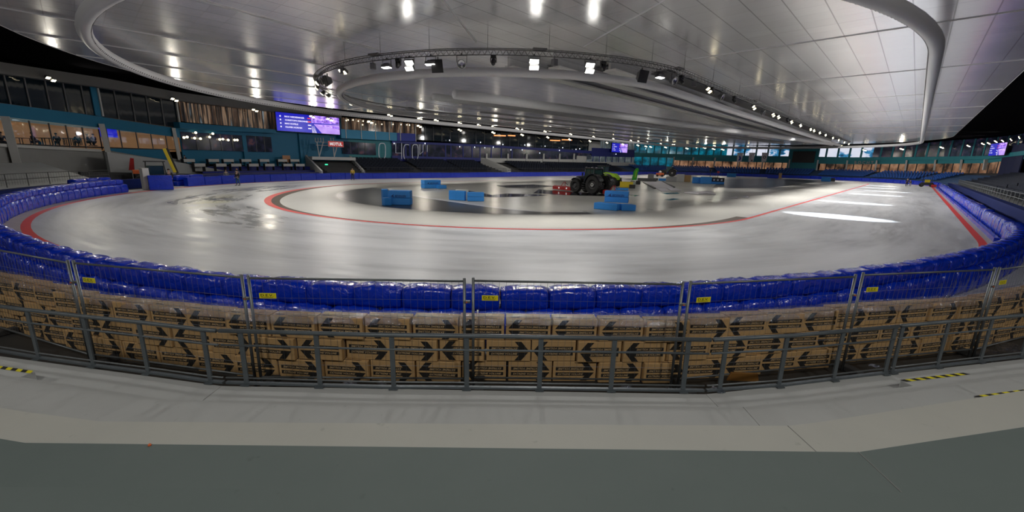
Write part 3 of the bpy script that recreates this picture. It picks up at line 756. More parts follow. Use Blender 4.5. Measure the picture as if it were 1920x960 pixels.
# ---------------------------------------------------------------- printed cartons
CW, CH, CD = .80, .403, .27
def carton_proto(mirror, flip_low, seed):
    random.seed(seed)
    t = thing('carton', 'kraft carton', 'carton')
    m_ = MB(); m_.box((0, CD/2, CH/2), (CW-.012, CD, CH-.008), 'kraft'); m_.build('box', t, bevel=.012)
    m_ = MB(); m_.box((0, CD/2, CH+.0005), (CW-.04, .045, .003), 'kraft_text'); m_.box((.1, .03, CH+.0005), (.35, .012, .002), 'black_print'); m_.box((-.25, .07, CH+.0005), (.16, .02, .002), 'black_print'); m_.build('tape', t)
    m_ = MB(); s = -1 if mirror else 1
    def P(x, z): return (s*(x-.5)*CW*.94, -.0025, z*CH)
    up = [(.20, .95), (.36, .95), (.255, .71), (.96, .71), (.96, .545), (.03, .545)]
    lo = [(.03, .455), (.96, .455), (.96, .29), (.255, .29), (.36, .05), (.20, .05)]
    for q in (up, lo):
        # split into two convex pieces
        if q is up:
            m_.add([P(.03, .545), P(.255, .71), P(.36, .95), P(.20, .95)], [(0, 1, 2, 3)], 'black_print'); m_.add([P(.03, .545), P(.96, .545), P(.96, .71), P(.255, .71)], [(0, 1, 2, 3)], 'black_print')
        else:
            m_.add([P(.03, .455), P(.255, .29), P(.36, .05), P(.20, .05)], [(0, 1, 2, 3)], 'black_print'); m_.add([P(.03, .455), P(.96, .455), P(.96, .29), P(.255, .29)], [(0, 1, 2, 3)], 'black_print')
    cx = s*(.60-.5)*CW*.94
    put_text(m_, 'EXTREME VOLUME', Matrix.Translation((cx, -.004, .628*CH)), .47, .036, 'kraft_text', shear=.3, bold=.02, flip=True)
    put_text(m_, 'EXTREME VOLUME', Matrix.Translation((cx, -.004, .372*CH)), .47, .036, 'kraft_text', shear=.3, bold=.02, flip=flip_low)
    m_.build('arrow_print', t, label='black arrow print with reversed lettering')
    return t
protos = [carton_proto(m, f, 3) for m in (0, 1) for f in (0, 1)]
used = set()
def panel_of(p):
    best = None
    for i, (A, B) in enumerate(FP):
        d = B-A; u = (p-A).dot(d)/d.length_squared
        dd = abs(u-.5)
        if best is None or dd < best[0]: best = (dd, i, u)
    return best[1], best[2]
random.seed(11)
FR_ = []
for A_, B_ in FP:
    for q_ in (A_, A_.lerp(B_, .5), B_): FR_.append((math.degrees(math.atan2(q_.y-CY, q_.x-CX)), math.hypot(q_.x-CX, q_.y-CY)))
FR_.sort()
def carton_r(a):       # the wall follows the fence
    return pl(FR_, a)-.27
cnt = {}
ROWN = ['bottom', 'middle', 'top']
dA = math.degrees((CW+.008)/40.7)
for row in range(3):
    a = -66.0 + (row % 2)*dA*.5; k = 0
    while a < -22:
        r = carton_r(a)+random.uniform(-.02, .02); rd = math.radians(a)
        p = Vector((CX+r*math.cos(rd), CY+r*math.sin(rd), FZ+.004+row*CH))
        mir = random.random() < .5; fl = 1 if row == 2 else 0
        src = protos[mir*2+fl]
        pi_, u = panel_of(p); key = (row, pi_); n = cnt.get(key, 0); cnt[key] = n+1
        lab = 'kraft carton, %s row behind %s fence panel from left, %s along, arrow pointing %s' % (ROWN[row], ORD[pi_], ORD[min(n, 9)], 'right' if mir else 'left')
        rz = rd+math.pi/2+random.uniform(-.02, .02)
        if id(src) not in used:
            used.add(id(src)); o = src; o.location = p; o.rotation_euler = (0, 0, rz); o['label'] = lab
        else: o = copytree(src, p, rz, lab)
        o['group'] = 'printed cartons behind the fence'
        o.rotation_euler = (random.uniform(-.012, .012), 0, rz)
        a += dA*random.uniform(.995, 1.03); k += 1
# carton front faces away from the centre: local -y must point outwards
# clear wrap over the top row
g = MB(); g.smooth = True; n = 260; vs = []; random.seed(5)
for i in range(n+1):
    a = math.radians(lerp(-66, -22, i/n)); r = carton_r(math.degrees(a)); zt = FZ+.008+3*CH
    prof = [(r+.03, zt-.10), (r+.02, zt+.006), (r-.08, zt+.016), (r-.2, zt+.012), (r-.33, zt+.004), (r-.40, zt-.08)]
    for q, (rr_, zz) in enumerate(prof):
        vs.append((CX+rr_*math.cos(a), CY+rr_*math.sin(a), zz+random.uniform(-.004, .014)-(random.uniform(0, .05) if q == 0 else 0)))
fs = []
for i in range(n):
    for q in range(5): fs.append((i*6+q, i*6+q+1, (i+1)*6+q+1, (i+1)*6+q))
g.add(vs, fs, 'film')
tag(g.build('plastic_wrap'), 'clear crinkled plastic wrap lying over the top row of cartons', 'plastic wrap')
# loose clear wrap scraps at the rail foot
def scrap(px, py, z, s, lab, seed):
    random.seed(seed); p = at(px, py, z); m_ = MB(); n = 7; vs = []
    for i in range(n):
        for j in range(n): vs.append((p.x+(i/(n-1)-.5)*s, p.y+(j/(n-1)-.5)*s*.7, z+.01+random.uniform(0, .05)*(1 if 0 < i < n-1 else .4)))
    m_.add(vs, [(i*n+j, i*n+j+1, (i+1)*n+j+1, (i+1)*n+j) for i in range(n-1) for j in range(n-1)], 'film'); m_.smooth = True
    tag(m_.build('plastic_scrap'), lab, 'plastic scrap')
scrap(655, 722, .54, .20, 'crumpled clear plastic scrap at the rail foot, left of the middle', 1)
scrap(715, 721, .54, .14, 'small crumpled clear plastic scrap just right of another at the rail foot', 2)
scrap(1175, 729, .54, .16, 'crumpled clear plastic scrap on the terrace edge right of the middle', 3)
scrap(1345, 733, .54, .18, 'crumpled clear plastic scrap on the terrace edge by the right bend', 4)
scrap(1640, 690, .54, .16, 'crumpled clear plastic scrap at the rail foot on the right', 6)
# dark ground sheet with bagged covers at the far right behind the rail
for i, (px, py) in enumerate(((1880, 668), (1905, 662), (1890, 650))):
    scrap(px, py, .0, .55, 'crumpled clear plastic bag on the ground behind the right end of the rail, %s' % ('nearest', 'rightmost', 'farthest')[i], 20+i)
m_ = MB(); p = at(1392, 714, .0); m_.prismM([(-.28, 0), (.28, 0), (.24, .16), (-.22, .16)], -.02, .02, 'orange_paint', Matrix.Translation(p) @ Matrix.Rotation(math.radians(42), 4, 'Z'))
pbr('brown_board', (.22, .10, .02), .6); m_.mats = ['brown_board']
tag(m_.build('brown_board', bevel=.01), 'small brown board standing behind the guard rail right of the middle bend', 'board')
m_ = MB(); p = at(280, 832, 1.455); m_.prism([(p.x+.018*math.cos(k)*(1+.3*(k % 2)), p.y+.012*math.sin(k)) for k in (0, 1, 2, 3, 4, 5)], 1.441, 1.446, 'orange_paint')
tag(m_.build('leaf'), 'tiny orange leaf lying at the edge of the darker concrete tread', 'leaf')

# ---------------------------------------------------------------- blue crash pads
def pad_mesh(name, L, D, Hh, mat, seed, sag=.03):
    rnd = random.Random(seed); nx, ny, nz = 8, 5, 5; bm = bmesh.new(); vs = {}
    g = MB(); g.smooth = True
    def pt(i, j, k):
        x, y, z = (i/nx-.5)*L, (j/ny-.5)*D, k/nz*Hh
        # rounded edges
        ex = 1-max(0, abs(i/nx-.5)*2-.75)/.25*.06; 
        q = (i, j, k)
        if q not in vs:
            r = rnd.uniform
            puff = .014*math.sin(math.pi*i/nx)*(.6+.4*math.sin(math.pi*k/nz))
            sx = (1-.02*((abs(2*j/ny-1))**4)-.02*abs(2*k/nz-1)**4); sy = (1-.05*abs(2*i/nx-1)**4-.10*abs(2*k/nz-1)**4)
            zz = z + (puff-.035*abs(2*i/nx-1)**4-.035*abs(2*j/ny-1)**3 + r(-sag*.35, sag*.35))*(k/nz)
            yy = y*sy*(1+puff*.8) + r(-sag, sag)*.35; xx = x*sx + (r(-sag, sag)*.2 if 0 < i < nx else 0)
            vs[q] = len(vs); g.v.append((xx, yy, max(0, zz)))
        return vs[q]
    for a in range(nx):
        for b_ in range(nz):
            for j, o in ((0, 1), (ny, -1)):
                f = [pt(a, j, b_), pt(a+1, j, b_), pt(a+1, j, b_+1), pt(a, j, b_+1)]; g.f.append(f if o > 0 else f[::-1])
    for a in range(ny):
        for b_ in range(nz):
            for i, o in ((0, -1), (nx, 1)):
                f = [pt(i, a, b_), pt(i, a+1, b_), pt(i, a+1, b_+1), pt(i, a, b_+1)]; g.f.append(f if o > 0 else f[::-1])
    for a in range(nx):
        for b_ in range(ny):
            for k, o in ((0, -1), (nz, 1)):
                f = [pt(a, b_, k), pt(a+1, b_, k), pt(a+1, b_+1, k), pt(a, b_+1, k)]; g.f.append(f if o > 0 else f[::-1])
    g.mats = [mat]; g.m = [0]*len(g.f); return g.mesh(name)
PU = [pad_mesh('crash_pad', .962, .50, .41, 'pad_blue', s, .045) for s in (1, 2, 3, 4, 5)]
PL = [pad_mesh('crash_pad', .955, .62, .80, 'pad_blue', s, .05) for s in (11, 12, 13)]
PS = [pad_mesh('crash_pad', 1.45, .55, .95, 'pad_blue', s, .05) for s in (21, 22, 23)]
def pad_r(a): return 36.85+2.35*math.exp(-((a+50)/21.)**2)        # face towards the ice
def put_pad(meshes, p, rz, lab, grp, sc=(1, 1, 1), tilt=0):
    o = bpy.data.objects.new('crash_pad', random.choice(meshes)); COL.objects.link(o); o.location = p; o.rotation_euler = (tilt, random.uniform(-.01, .01), rz); o.scale = sc
    o['label'] = lab; o['category'] = 'crash pad'; o['group'] = grp; return o
random.seed(3)
aL = math.degrees(math.atan2(4.2-CY, -52.5-CX))     # left opening for vehicles
if aL > 0: aL -= 360
cp = {}
for lvl, (meshes, z, dep, off_) in enumerate(((PL, 0, .62, 0), (PU, .80, .50, .5))):
    a = aL+off_*1.4
    while a < -1:
        r0 = pad_r(a); st = math.degrees(.97/(r0+.3)); am = a+st/2; r0 = pad_r(am); rd = math.radians(am)
        r = r0 + dep/2 + (0 if lvl == 0 else .03); p = Vector((CX+r*math.cos(rd), CY+r*math.sin(rd), z))
        tang = rd+math.pi/2 - math.atan2(pad_r(am+.5)-pad_r(am-.5), math.radians(1)*r)*1
        if -64 < am < -26:
            pi_, u = panel_of(p); key = (lvl, pi_); n = cp.get(key, 0); cp[key] = n+1
            lab = 'shiny blue wrapped crash pad, %s row, %s along behind %s fence panel from left' % (('lower', 'upper')[lvl], ORD[min(n, 9)], ORD[pi_]); grp = 'blue crash pads round the near curve'
        elif am <= -64: lab = 'shiny blue wrapped crash pad, %s row, left part of the near curve' % ('lower', 'upper')[lvl]; grp = 'blue crash pads on the left, %s row' % ('lower', 'upper')[lvl]
        else: lab = 'shiny blue wrapped crash pad, %s row, where the near curve meets the right-hand straight' % ('lower', 'upper')[lvl]; grp = 'blue crash pads at the right, %s row' % ('lower', 'upper')[lvl]
        put_pad(meshes, p, tang+random.uniform(-.03, .03), lab, grp, (1, 1, random.uniform(.96, 1.05) if lvl else 1))
        a += st
y = CY+.3
while y < CY2-6:
    p = Vector((CX+36.95+.3, y+.75, 0)); put_pad(PS, p, math.pi/2+random.uniform(-.04, .04), 'blue wrapped crash pad standing along the outside of the right-hand straight', 'blue crash pads along the right-hand straight', (1, 1, random.uniform(1.0, 1.16)))
    p = Vector((CX+36.6, y+.75, 0)); 
    y += 1.5
g = MB(); n = 70                       # low ledge in front of that row
for i in range(n): g.box((CX+36.74, lerp(CY, CY2-6, (i+.5)/n), .12), (.22, 1.42, .24), 'pad_blue', rz=random.uniform(-.02, .02))
tag(g.build('low_pad_row', kind='stuff'), 'row of low blue pads lying in front of the tall ones on the right straight', 'crash pad')
# back straight and far curve
g = MB(); t = tof(*hit(352, 351, 37.).xy)
tEndFar = LTOT-(-4)
while t < 2*LA+2*LS-6:
    L_ = 2.5; p = oval(t+L_/2, 37.15, 0); h_ = random.uniform(.98, 1.06)
    if not (LA+24 < 0): 
        g.box((p.x, p.y, h_/2), (L_-.03, .5, h_), 'pad_blue', rz=oang(t+L_/2))
    t += L_
    if t > 2*LA+LS+2: break
tag(g.build('far_pad_wall', kind='stuff'), 'long wall of blue crash pads along the back straight and the far curve', 'crash pad')
# stacked pads beside the opening on the left
stackp = [(152, 352, 0), (172, 351, 0), (192, 350, 0), (157, 350, 1), (176, 350, 1), (190, 349, 1)]
for i, (px, py, k) in enumerate(stackp):
    tt = tof(*hit(172, 350, 38.5).xy)+(i % 3-1)*1.5; p = oval(tt, 38.55, .0+.70*k)
    put_pad(PL, p, oang(tt)+math.pi/2*0, 'dark blue pad in the tall stack behind the pad wall on the left, %s %s' % (('lower', 'upper')[k], ('left', 'middle', 'right')[i % 3]), 'stacked spare pads on the left', (1.5, 1.0, .85))
for i, (px, py, k) in enumerate([(338, 351, 0), (352, 349, 0), (334, 349, 1), (350, 348, 1)]):
    tt = tof(*hit(354, 350, 38.4).xy)+(i % 2-.5)*1.9; p = oval(tt, 38.3, .0+.60*k)
    put_pad(PL, p, oang(tt), 'blue pad beside the vehicle opening, %s %s' % (('lower', 'upper')[k], ('left', 'right')[i % 2]), 'pads right of the vehicle opening', (1.9, .95, .72 if k == 0 else .8))

# ---------------------------------------------------------------- lighting truss
ZT, RT_ = 10.35, 19.3
t = thing('lighting_truss', 'grey oval lattice lighting truss hung around the smaller air tube', 'truss', (CX, CY, ZT))
n = 300; P_ = [[oval(LTOT*i/n, RT_+dr, ZT+dz) for i in range(n)] for dr, dz in ((-.17, .17), (.17, .17), (0, -.17))]
for q in P_:
    m_ = MB(); m_.smooth = True; m_.tube(q, .03, 'truss_steel', 6, closed=True, caps=False); o = m_.build('chord', t); o.location = (-CX, -CY, -ZT)
m_ = MB(); nn = 600
for i in range(nn):
    a = LTOT*i/nn; b = LTOT*(i+.5)/nn; c = LTOT*(i+1)/nn
    for (dr) in (-.17, .17):
        m_.tube([oval(a, RT_+dr, ZT+.17), oval(b, RT_, ZT-.17)], .012, 'truss_steel', 3, caps=False); m_.tube([oval(b, RT_, ZT-.17), oval(c, RT_+dr, ZT+.17)], .012, 'truss_steel', 3, caps=False)
o = m_.build('lattice', t); o.location = (-CX, -CY, -ZT)
for i in range(60):
    a = LTOT*(i+.4)/60; m_ = MB(); m_.tube([oval(a, RT_, ZT+.15), oval(a, RT_, ZC-.02)], .015, 'truss_steel', 5); 
    if i % 3 == 0: p = oval(a+1.1, RT_, ZT+.24); m_.box(p, (.9, .3, .10), 'truss_steel', rz=oang(a))
    o = m_.build('hanger', t); o.location = (-CX, -CY, -ZT)

# ---------------------------------------------------------------- lamps
def head(t, x, z, mat, tilt=.75, w_=.62, h_=.30, nm='lamp_head'):
    M_ = Matrix.Translation((x, 0, z)) @ Matrix.Rotation(tilt, 4, 'X')     # faces local -y, tilted down
    m_ = MB(); R3 = M_.to_3x3()
    m_.box(M_ @ Vector((0, .10, 0)), (w_, .18, h_), 'grey_plastic', M=R3)
    m_.box(M_ @ Vector((0, .22, 0)), (w_*.6, .10, h_*.6), 'black_plastic', M=R3); o = m_.build(nm, t, bevel=.015)
    m_ = MB(); m_.box(M_ @ Vector((0, -.003, 0)), (w_*.92, .02, h_*.86), mat, M=R3); m_.build('lamp_glass', o)
def yoke(t, w_=.72, top=0, low=-.42):
    m_ = MB(); m_.bar((-w_/2, .05, top), (w_/2, .05, top), .05, .03, 'truss_steel')
    for s in (-1, 1): m_.bar((s*w_/2, .05, top), (s*w_/2, .05, low), .03, .05, 'truss_steel', up=(0, 1, 0))
    m_.box((0, .05, .06), (.08, .08, .14), 'black_plastic'); m_.build('yoke', t)
def f_double(lab, lit=True):
    t = thing('floodlight', lab, 'floodlight'); yoke(t); head(t, 0, -.30, 'lamp_glass' if lit else 'grey_plastic'); head(t, 0, -.68, 'lamp_glass' if lit else 'grey_plastic'); return t
def f_flat(lab):
    t = thing('floodlight', lab, 'floodlight'); yoke(t); head(t, 0, -.50, 'lamp_glass', 1.45, .7, .34); return t
def f_small(lab, mat='lamp_warm'):
    t = thing('floodlight', lab, 'floodlight'); head(t, -.24, -.25, mat, .8, .42, .28); head(t, .26, -.42, mat, .8, .42, .28)
    m_ = MB(); m_.bar((-.3, .1, 0), (.3, .1, -.12), .04, .04, 'truss_steel'); m_.bar((0, .1, .1), (0, .1, -.3), .04, .04, 'truss_steel'); m_.build('bracket', t); return t
def f_round(lab):
    t = thing('round_spotlight', lab, 'spotlight'); yoke(t, .66)
    m_ = MB(); m_.smooth = True; M_ = Matrix.Translation((0, 0, -.50)) @ Matrix.Rotation(.35, 4, 'X')
    m_.lathe([(0, .42), (.12, .42), (.20, .30), (.28, .02), (.28, -.05), (.24, -.05), (.23, .0)], 'grey_plastic', M_); o = m_.build('housing', t)
    m_ = MB(); m_.lathe([(0, .02), (.10, .02), (.23, -.01)], 'chrome', M_); m_.build('lens', o)
    m_ = MB(); m_.lathe([(.27, -.055), (.30, -.06), (.30, -.03), (.27, -.03)], 'white_paint', M_); m_.build('rim', o); return t
def f_speaker(lab):
    t = thing('hanging_speaker', lab, 'speaker'); M_ = Matrix.Translation((0, 0, -.60)) @ Matrix.Rotation(.25, 4, 'X'); R3 = M_.to_3x3()
    m_ = MB(); m_.box(M_ @ Vector((0, .03, 0)), (.80, .06, .80), 'black_plastic', M=R3); m_.build('grille', t, bevel=.01)
    m_ = MB(); m_.smooth = False; m_.add([M_ @ Vector(v) for v in ((-.38, .06, -.38), (.38, .06, -.38), (.38, .06, .38), (-.38, .06, .38), (-.2, .5, -.2), (.2, .5, -.2), (.2, .5, .2), (-.2, .5, .2))],
        [(4, 5, 6, 7), (0, 4, 7, 3), (1, 2, 6, 5), (0, 1, 5, 4), (3, 7, 6, 2)], 'grey_plastic'); m_.build('cabinet', t)
    m_ = MB(); m_.bar((0, .2, 0), (0, .2, -.45), .08, .05, 'truss_steel'); m_.build('bracket', t); return t
def f_moving(lab, mat='black_plastic'):
    t = thing('moving_head_light', lab, 'spotlight'); m_ = MB(); m_.box((0, 0, -.08), (.34, .28, .16), mat); m_.build('base', t, bevel=.02)
    m_ = MB()
    m_.box((0, 0, -.155), (.39, .14, .03), mat)
    for s in (-1, 1): m_.box((s*.17, 0, -.28), (.05, .14, .30), mat)
    m_.build('yoke', t, bevel=.01)
    m_ = MB(); m_.smooth = True; m_.lathe([(0, .22), (.10, .2), (.14, .05), (.13, -.2), (.10, -.26), (0, -.24)], mat, Matrix.Translation((0, 0, -.36)) @ Matrix.Rotation(.9, 4, 'X'), 14); m_.build('head', t); return t
def f_can(lab):
    t = thing('can_light', lab, 'spotlight'); m_ = MB(); m_.box((0, 0, -.30), (.30, .34, .40), 'grey_plastic', rz=.4); m_.build('housing', t, bevel=.02)
    m_ = MB(); m_.bar((0, 0, .1), (0, 0, -.12), .05, .05, 'truss_steel'); m_.build('bracket', t); return t
PROTO = {}
def place_lamp(kind, fn, px, py, lab, grp, z=9.8, drop=.5, rad=RT_, face=None):
    p = at(px, py, z) if rad == RT_ else None
    if p is not None:
        tt = tof(p.x, p.y); q = oval(tt, RT_, ZT-.19)
    rz = math.atan2(q.y-min(max(q.y, CY), CY2), q.x-CX)+math.pi/2    # local -y outwards
    if face is not None: rz += face
    if kind in PROTO: o = copytree(PROTO[kind], q, rz, lab, grp)
    else:
        o = fn(lab); o.location = q; o.rotation_euler = (0, 0, rz); PROTO[kind] = o
        if grp: o['group'] = grp
    return o, q, rz
def spot(q, direction, power, size=2.3, blend=.6, col=(1, .97, .92), rad=.25, name='flood_or_fill_beam'):
    l = bpy.data.lights.new(name, 'SPOT'); l.energy = power; l.spot_size = size; l.spot_blend = blend; l.color = col; l.shadow_soft_size = rad
    o = bpy.data.objects.new(name, l); COL.objects.link(o); o.location = q; o.rotation_euler = Vector(direction).to_track_quat('-Z', 'Y').to_euler(); return o
def outdir(q, down=.9):
    v = Vector((q.x-CX, q.y-min(max(q.y, CY), CY2), 0)).normalized(); return Vector((v.x, v.y, -down))
near = [('d', f_double, 800, 132, 'lit double floodlight on the truss, first from left of the three facing the near curve'), ('d', f_double, 992, 135, 'lit double floodlight on the truss, middle one of three facing the near curve'),
        ('d', f_double, 1077, 138, 'lit double floodlight on the truss, right one of three facing the near curve'),
        ('f', f_flat, 755, 132, 'floodlight tilted down so only a thin bright edge shows, left of the lit doubles'), ('f', f_flat, 831, 129, 'floodlight tilted down so only a thin bright edge shows, next to the square speaker'),
        ('f', f_flat, 1184, 152, 'floodlight tilted down with a thin bright edge, right of the tilted square speaker'),
        ('s', f_speaker, 849, 133, 'square black hanging speaker on the truss left of the middle'), ('s', f_speaker, 1149, 150, 'square black hanging speaker on the truss right of the middle'),
        ('s', f_speaker, 638, 150, 'square hanging speaker at the left end of the truss'),
        ('r', f_round, 882, 129, 'round spotlight with a pale rim on the truss beside the square speaker'), ('r', f_round, 1205, 157, 'round spotlight with a pale rim right of the thin-edged floodlight'),
        ('r', f_round, 621, 152, 'round spotlight with a pale rim at the left end of the truss'), ('r', f_round, 1304, 184, 'round spotlight with a pale rim where the truss turns into the long side'),
        ('r', f_round, 1388, 212, 'round spotlight with a pale rim on the long right side of the truss'),
        ('c', f_can, 716, 130, 'small grey can light on the left part of the truss'), ('c', f_can, 1028, 130, 'small dark grey can light between two lit doubles'), ('c', f_can, 664, 139, 'grey can light beside the lit pair at the left of the truss'),
        ('c', f_can, 1246, 165, 'grey can light hanging before the truss bends away'),
        ('m', f_moving, 774, 130, 'moving head light left of the first lit double floodlight'), ('m', f_moving, 930, 126, 'moving head light on the middle of the truss'), ('m', f_moving, 1111, 134, 'black moving head light right of the lit doubles'),
        ('m', f_moving, 1293, 176, 'black moving head light at the right bend of the truss'), ('m', f_moving, 1324, 192, 'black moving head light, tilted, on the right side of the truss'), ('m', f_moving, 1220, 159, 'moving head light beside the round spotlight on the right'),
        ('m', f_moving, 1433, 228, 'black moving head light far along the right side of the truss'),
        ('w', f_small, 683, 143, 'lit warm pair of lamps on the left part of the truss')]
for k, fn, px, py, lab in near:
    o, q, rz = place_lamp(k, fn, px, py, lab, None, 9.8)
    if k in 'dw': spot(q+outdir(q, .8)*.6+Vector((0, 0, -.45)), outdir(q, .9), LAMP_POWER*(.8 if px < 900 else 1))
for i, (px, py) in enumerate(((603, 159), (611, 168), (606, 177), (614, 182), (645, 196), (671, 202))):
    o, q, rz = place_lamp('w', f_small, px, py, 'lit warm lamp pair in the cluster at the left end of the truss', 'lit lamps at the left end of the truss', 9.75)
    if i % 2 == 0: spot(q+outdir(q, .8)*.6+Vector((0, 0, -.3)), outdir(q, .9), LAMP_POWER*.6)
for i, (px, py) in enumerate(((1268, 177), (1356, 207), (1392, 220), (1414, 223), (1457, 238), (1475, 245), (1492, 247), (1515, 255), (1437, 232), (1503, 251), (1530, 260), (1541, 264), (1551, 268), (1567, 271), (1578, 274), (1588, 277))):
    o, q, rz = place_lamp('w', f_small, px, py, 'lit warm lamp pair on the long right side of the truss', 'lit lamps along the right side of the truss', 9.75)
    spot(q+outdir(q, .8)*.6+Vector((0, 0, -.3)), outdir(q, .75), LAMP_POWER*1.35)
    if i < 13: spot(q+outdir(q, 0)*-.1+Vector((0, 0, -.2)), -outdir(q, .45), 260, 1.0, .9)       # spill on the white tube behind
for i in range(10):                 # fill spots added inside the truss, without fittings, to brighten the infield
    tt = (LA*.2, LA*.5, LA*.8, LA+18, LA+50, LA+84, -15, -40, -65, -90)[i]
    q = oval(tt, 16.3, 9.0); spot(q, -outdir(q, -0)+Vector((0, 0, -1.0)), LAMP_POWER*.7, 2.0)
for i in range(6):                  # same lamps on the hidden back side of the truss light the back straight
    q = oval(LA+8+i*16, RT_, ZT-.5); spot(q+outdir(q, 0)*.8, outdir(q, .8), LAMP_POWER)
# fascia floodlights around the hall
edge = [(95, 147, 0), (327, 186, 0), (478, 206, 0), (585, 218, 0), (618, 223, 0), (694, 228, 0), (786, 236, 0), (862, 243, 0), (925, 248, 0), (979, 252, 0), (1027, 257, 0), (1068, 261, 0), (1106, 264, 0), (1138, 267, 0), (1168, 270, 0), (1196, 272, 0), (1211, 274, 0), (1220, 275, 0), (1248, 276, 0), (1288, 278, 0), (1321, 277, 0), (1338, 279, 0), (1355, 280, 0),
        (1621, 281, 0), (1691, 279, 0), (1766, 276, 0), (1816, 273, 0), (1843, 269, 0), (1854, 268, 0), (1868, 262, 0), (1882, 256, 0), (1899, 250, 0), (1916, 241, 0)]
upper = [(731, 215), (787, 222), (818, 225), (862, 230), (898, 234), (925, 237), (970, 241), (980, 243), (1022, 246), (1070, 251), (1113, 256), (1150, 260), (1183, 263), (1197, 264), (1239, 269), (1262, 271), (1284, 274), (1305, 276), (1404, 275), (1474, 276), (1508, 276), (1265, 260), (1308, 265), (1340, 269)]
PROTO['e'] = None
def edge_lamp(px, py, rad, lab, grp, big=1.0):
    q = hit(px, py, rad); rz = math.atan2(q.y-min(max(q.y, CY), CY2), q.x-CX)-math.pi/2
    q = Vector((q.x, q.y, min(q.z+.25*big, ZC-.3)))
    if PROTO['e'] is None:
        o = f_small(lab); o.location = q; o.rotation_euler = (0, 0, rz); o.scale = (big,)*3; PROTO['e'] = o; o['group'] = grp
    else: o = copytree(PROTO['e'], q, rz, lab, grp, scale=(big,)*3)
    return q
for i, (px, py, _) in enumerate(edge):
    r_ = (45.3 if 570 < px < 640 else 46.4) if px < 1600 else 46.8
    far_ = (at(px, 400, 0)).length
    q = edge_lamp(px, py, r_, 'bright warm floodlight pair on the roof edge above the stands' if i > 3 else 'bright warm floodlight pair on the pale fascia of the left building, %s from left' % ORD[i], 'floodlights on the roof edge' if i > 3 else 'floodlights on the left fascia', 1.0 if px < 600 else 1.25)
    if i % 2 == 0 or px < 600: spot(q-outdir(q, 0)*.8+Vector((0, 0, -.5)), -outdir(q, -0)+Vector((0, 0, -.45)), EDGE_POWER, 2.2, .7, (1, .93, .78))
for px, py in upper:
    edge_lamp(px, py, 33.2, 'bright floodlight pair below the wide air tube on the far side', 'floodlights below the wide air tube', 1.0)
# ---------------------------------------------------------------- seats
def seat_mesh(mat):
    g = MB(); g.box((0, .02, .42), (.44, .42, .05), mat); g.box((0, .24, .64), (.44, .05, .42), mat); g.box((0, .05, .20), (.06, .06, .40), 'black_plastic'); return g.mesh('stadium_seat')
SM = seat_mesh('seat_navy'); SB = seat_mesh('seat_blue')
def seat_at(t, k, me, lab, grp):
    o = bpy.data.objects.new('stadium_seat', me); COL.objects.link(o); o.location = oval(t, 40.6+k*.86+.42, 1.0+k*.27)
    p = o.location; o.rotation_euler = (0, 0, math.atan2(p.y-min(max(p.y, CY), CY2), p.x-CX)-math.pi/2)
    o['label'] = lab; o['category'] = 'seat'; o['group'] = grp
nseat = 0; tR0 = 2*LA+LS
indiv = set()
for k in range(8):
    for j in range(36):
        t = LTOT-52+j*.62
        seat_at(t-LTOT if t > LTOT else t, k, SM, 'dark folding seat in the nearest block of the right-hand stand', 'seats in the nearest visible block of the right-hand stand'); nseat += 1
def seat_mass(name, t0, t1, mat, pitch, lab, k0=0, k1=8, gaps=()):
    g = MB()
    for k in range(k0, k1):
        t = t0
        while t < t1:
            if not any(a < t < b for a, b in gaps):
                p = oval(t, 40.6+k*.86+.42, 1.0+k*.27); rz = math.atan2(p.y-min(max(p.y, CY), CY2), p.x-CX)-math.pi/2; R = Matrix.Rotation(rz, 3, 'Z')
                g.box(p+Vector((0, 0, .42)), (pitch*.85, .42, .06), mat, M=R); g.box(p+R @ Vector((0, .24, .64)), (pitch*.85, .06, .42), mat, M=R)
            t += pitch
    tag(g.build(name, kind='stuff'), lab, 'seats')
tA, tB = tof(*hit(692, 320, 41).xy), tof(*hit(905, 315, 44).xy)
tC, tD = tof(*hit(965, 315, 44).xy), LA+LS-6
seat_mass('seat_block', tA, tB, 'seat_navy', .8, 'dark navy seats filling the back stand between the podium stair and the white stair', gaps=((tA+10, tA+11.2), (tA+22, tA+23.2)))
seat_mass('seat_block', tC, tD, 'seat_navy', 1.0, 'dark navy seats filling the back stand right of the white stair', gaps=((tC+14, tC+15.5),))
seat_mass('seat_block', LA+LS+6, 2*LA+LS-16, 'seat_blue', .75, 'blue seats filling the stand round the far curve', k1=7, gaps=[(LA+LS+6+q*14, LA+LS+8+q*14) for q in range(1, 9)])
seat_mass('seat_block', 2*LA+LS, LTOT-53, 'seat_navy', .9, 'dark seats filling the far part of the right-hand stand')
seat_mass('seat_block', LTOT-29, LTOT+20, 'seat_navy', .9, 'dark seats filling the end of the right-hand stand by the near curve')
# railings in front of stands
def stand_rail(t0, t1, step, lab, r=40.1, z0=.95, hh=.95, mat='galvanised'):
    t = thing('stand_railing', lab, 'railing', oval(t0, r, z0)); L0 = oval(t0, r, z0); n = int(abs(t1-t0)/step)
    def sh(o): o.location = -L0; return o
    pts = [oval(lerp(t0, t1, i/n), r, 0) for i in range(n+1)]
    for nm, z in (('top_rail', z0+hh), ('middle_rail', z0+hh*.5)):
        m_ = MB(); m_.tube([Vector((p.x, p.y, z)) for p in pts], .03, mat, 6); sh(m_.build(nm, t))
    for p in pts[:95]: m_ = MB(); m_.tube([(p.x, p.y, z0-.1), (p.x, p.y, z0+hh)], .03, mat, 6); sh(m_.build('post', t))
    m_ = MB()
    for i in range(n):
        for q in range(1, 8): a = pts[i].lerp(pts[i+1], q/8); m_.tube([(a.x, a.y, z0+.05), (a.x, a.y, z0+hh)], .008, mat, 3, caps=False)
    sh(m_.build('baluster', t, kind='stuff'))
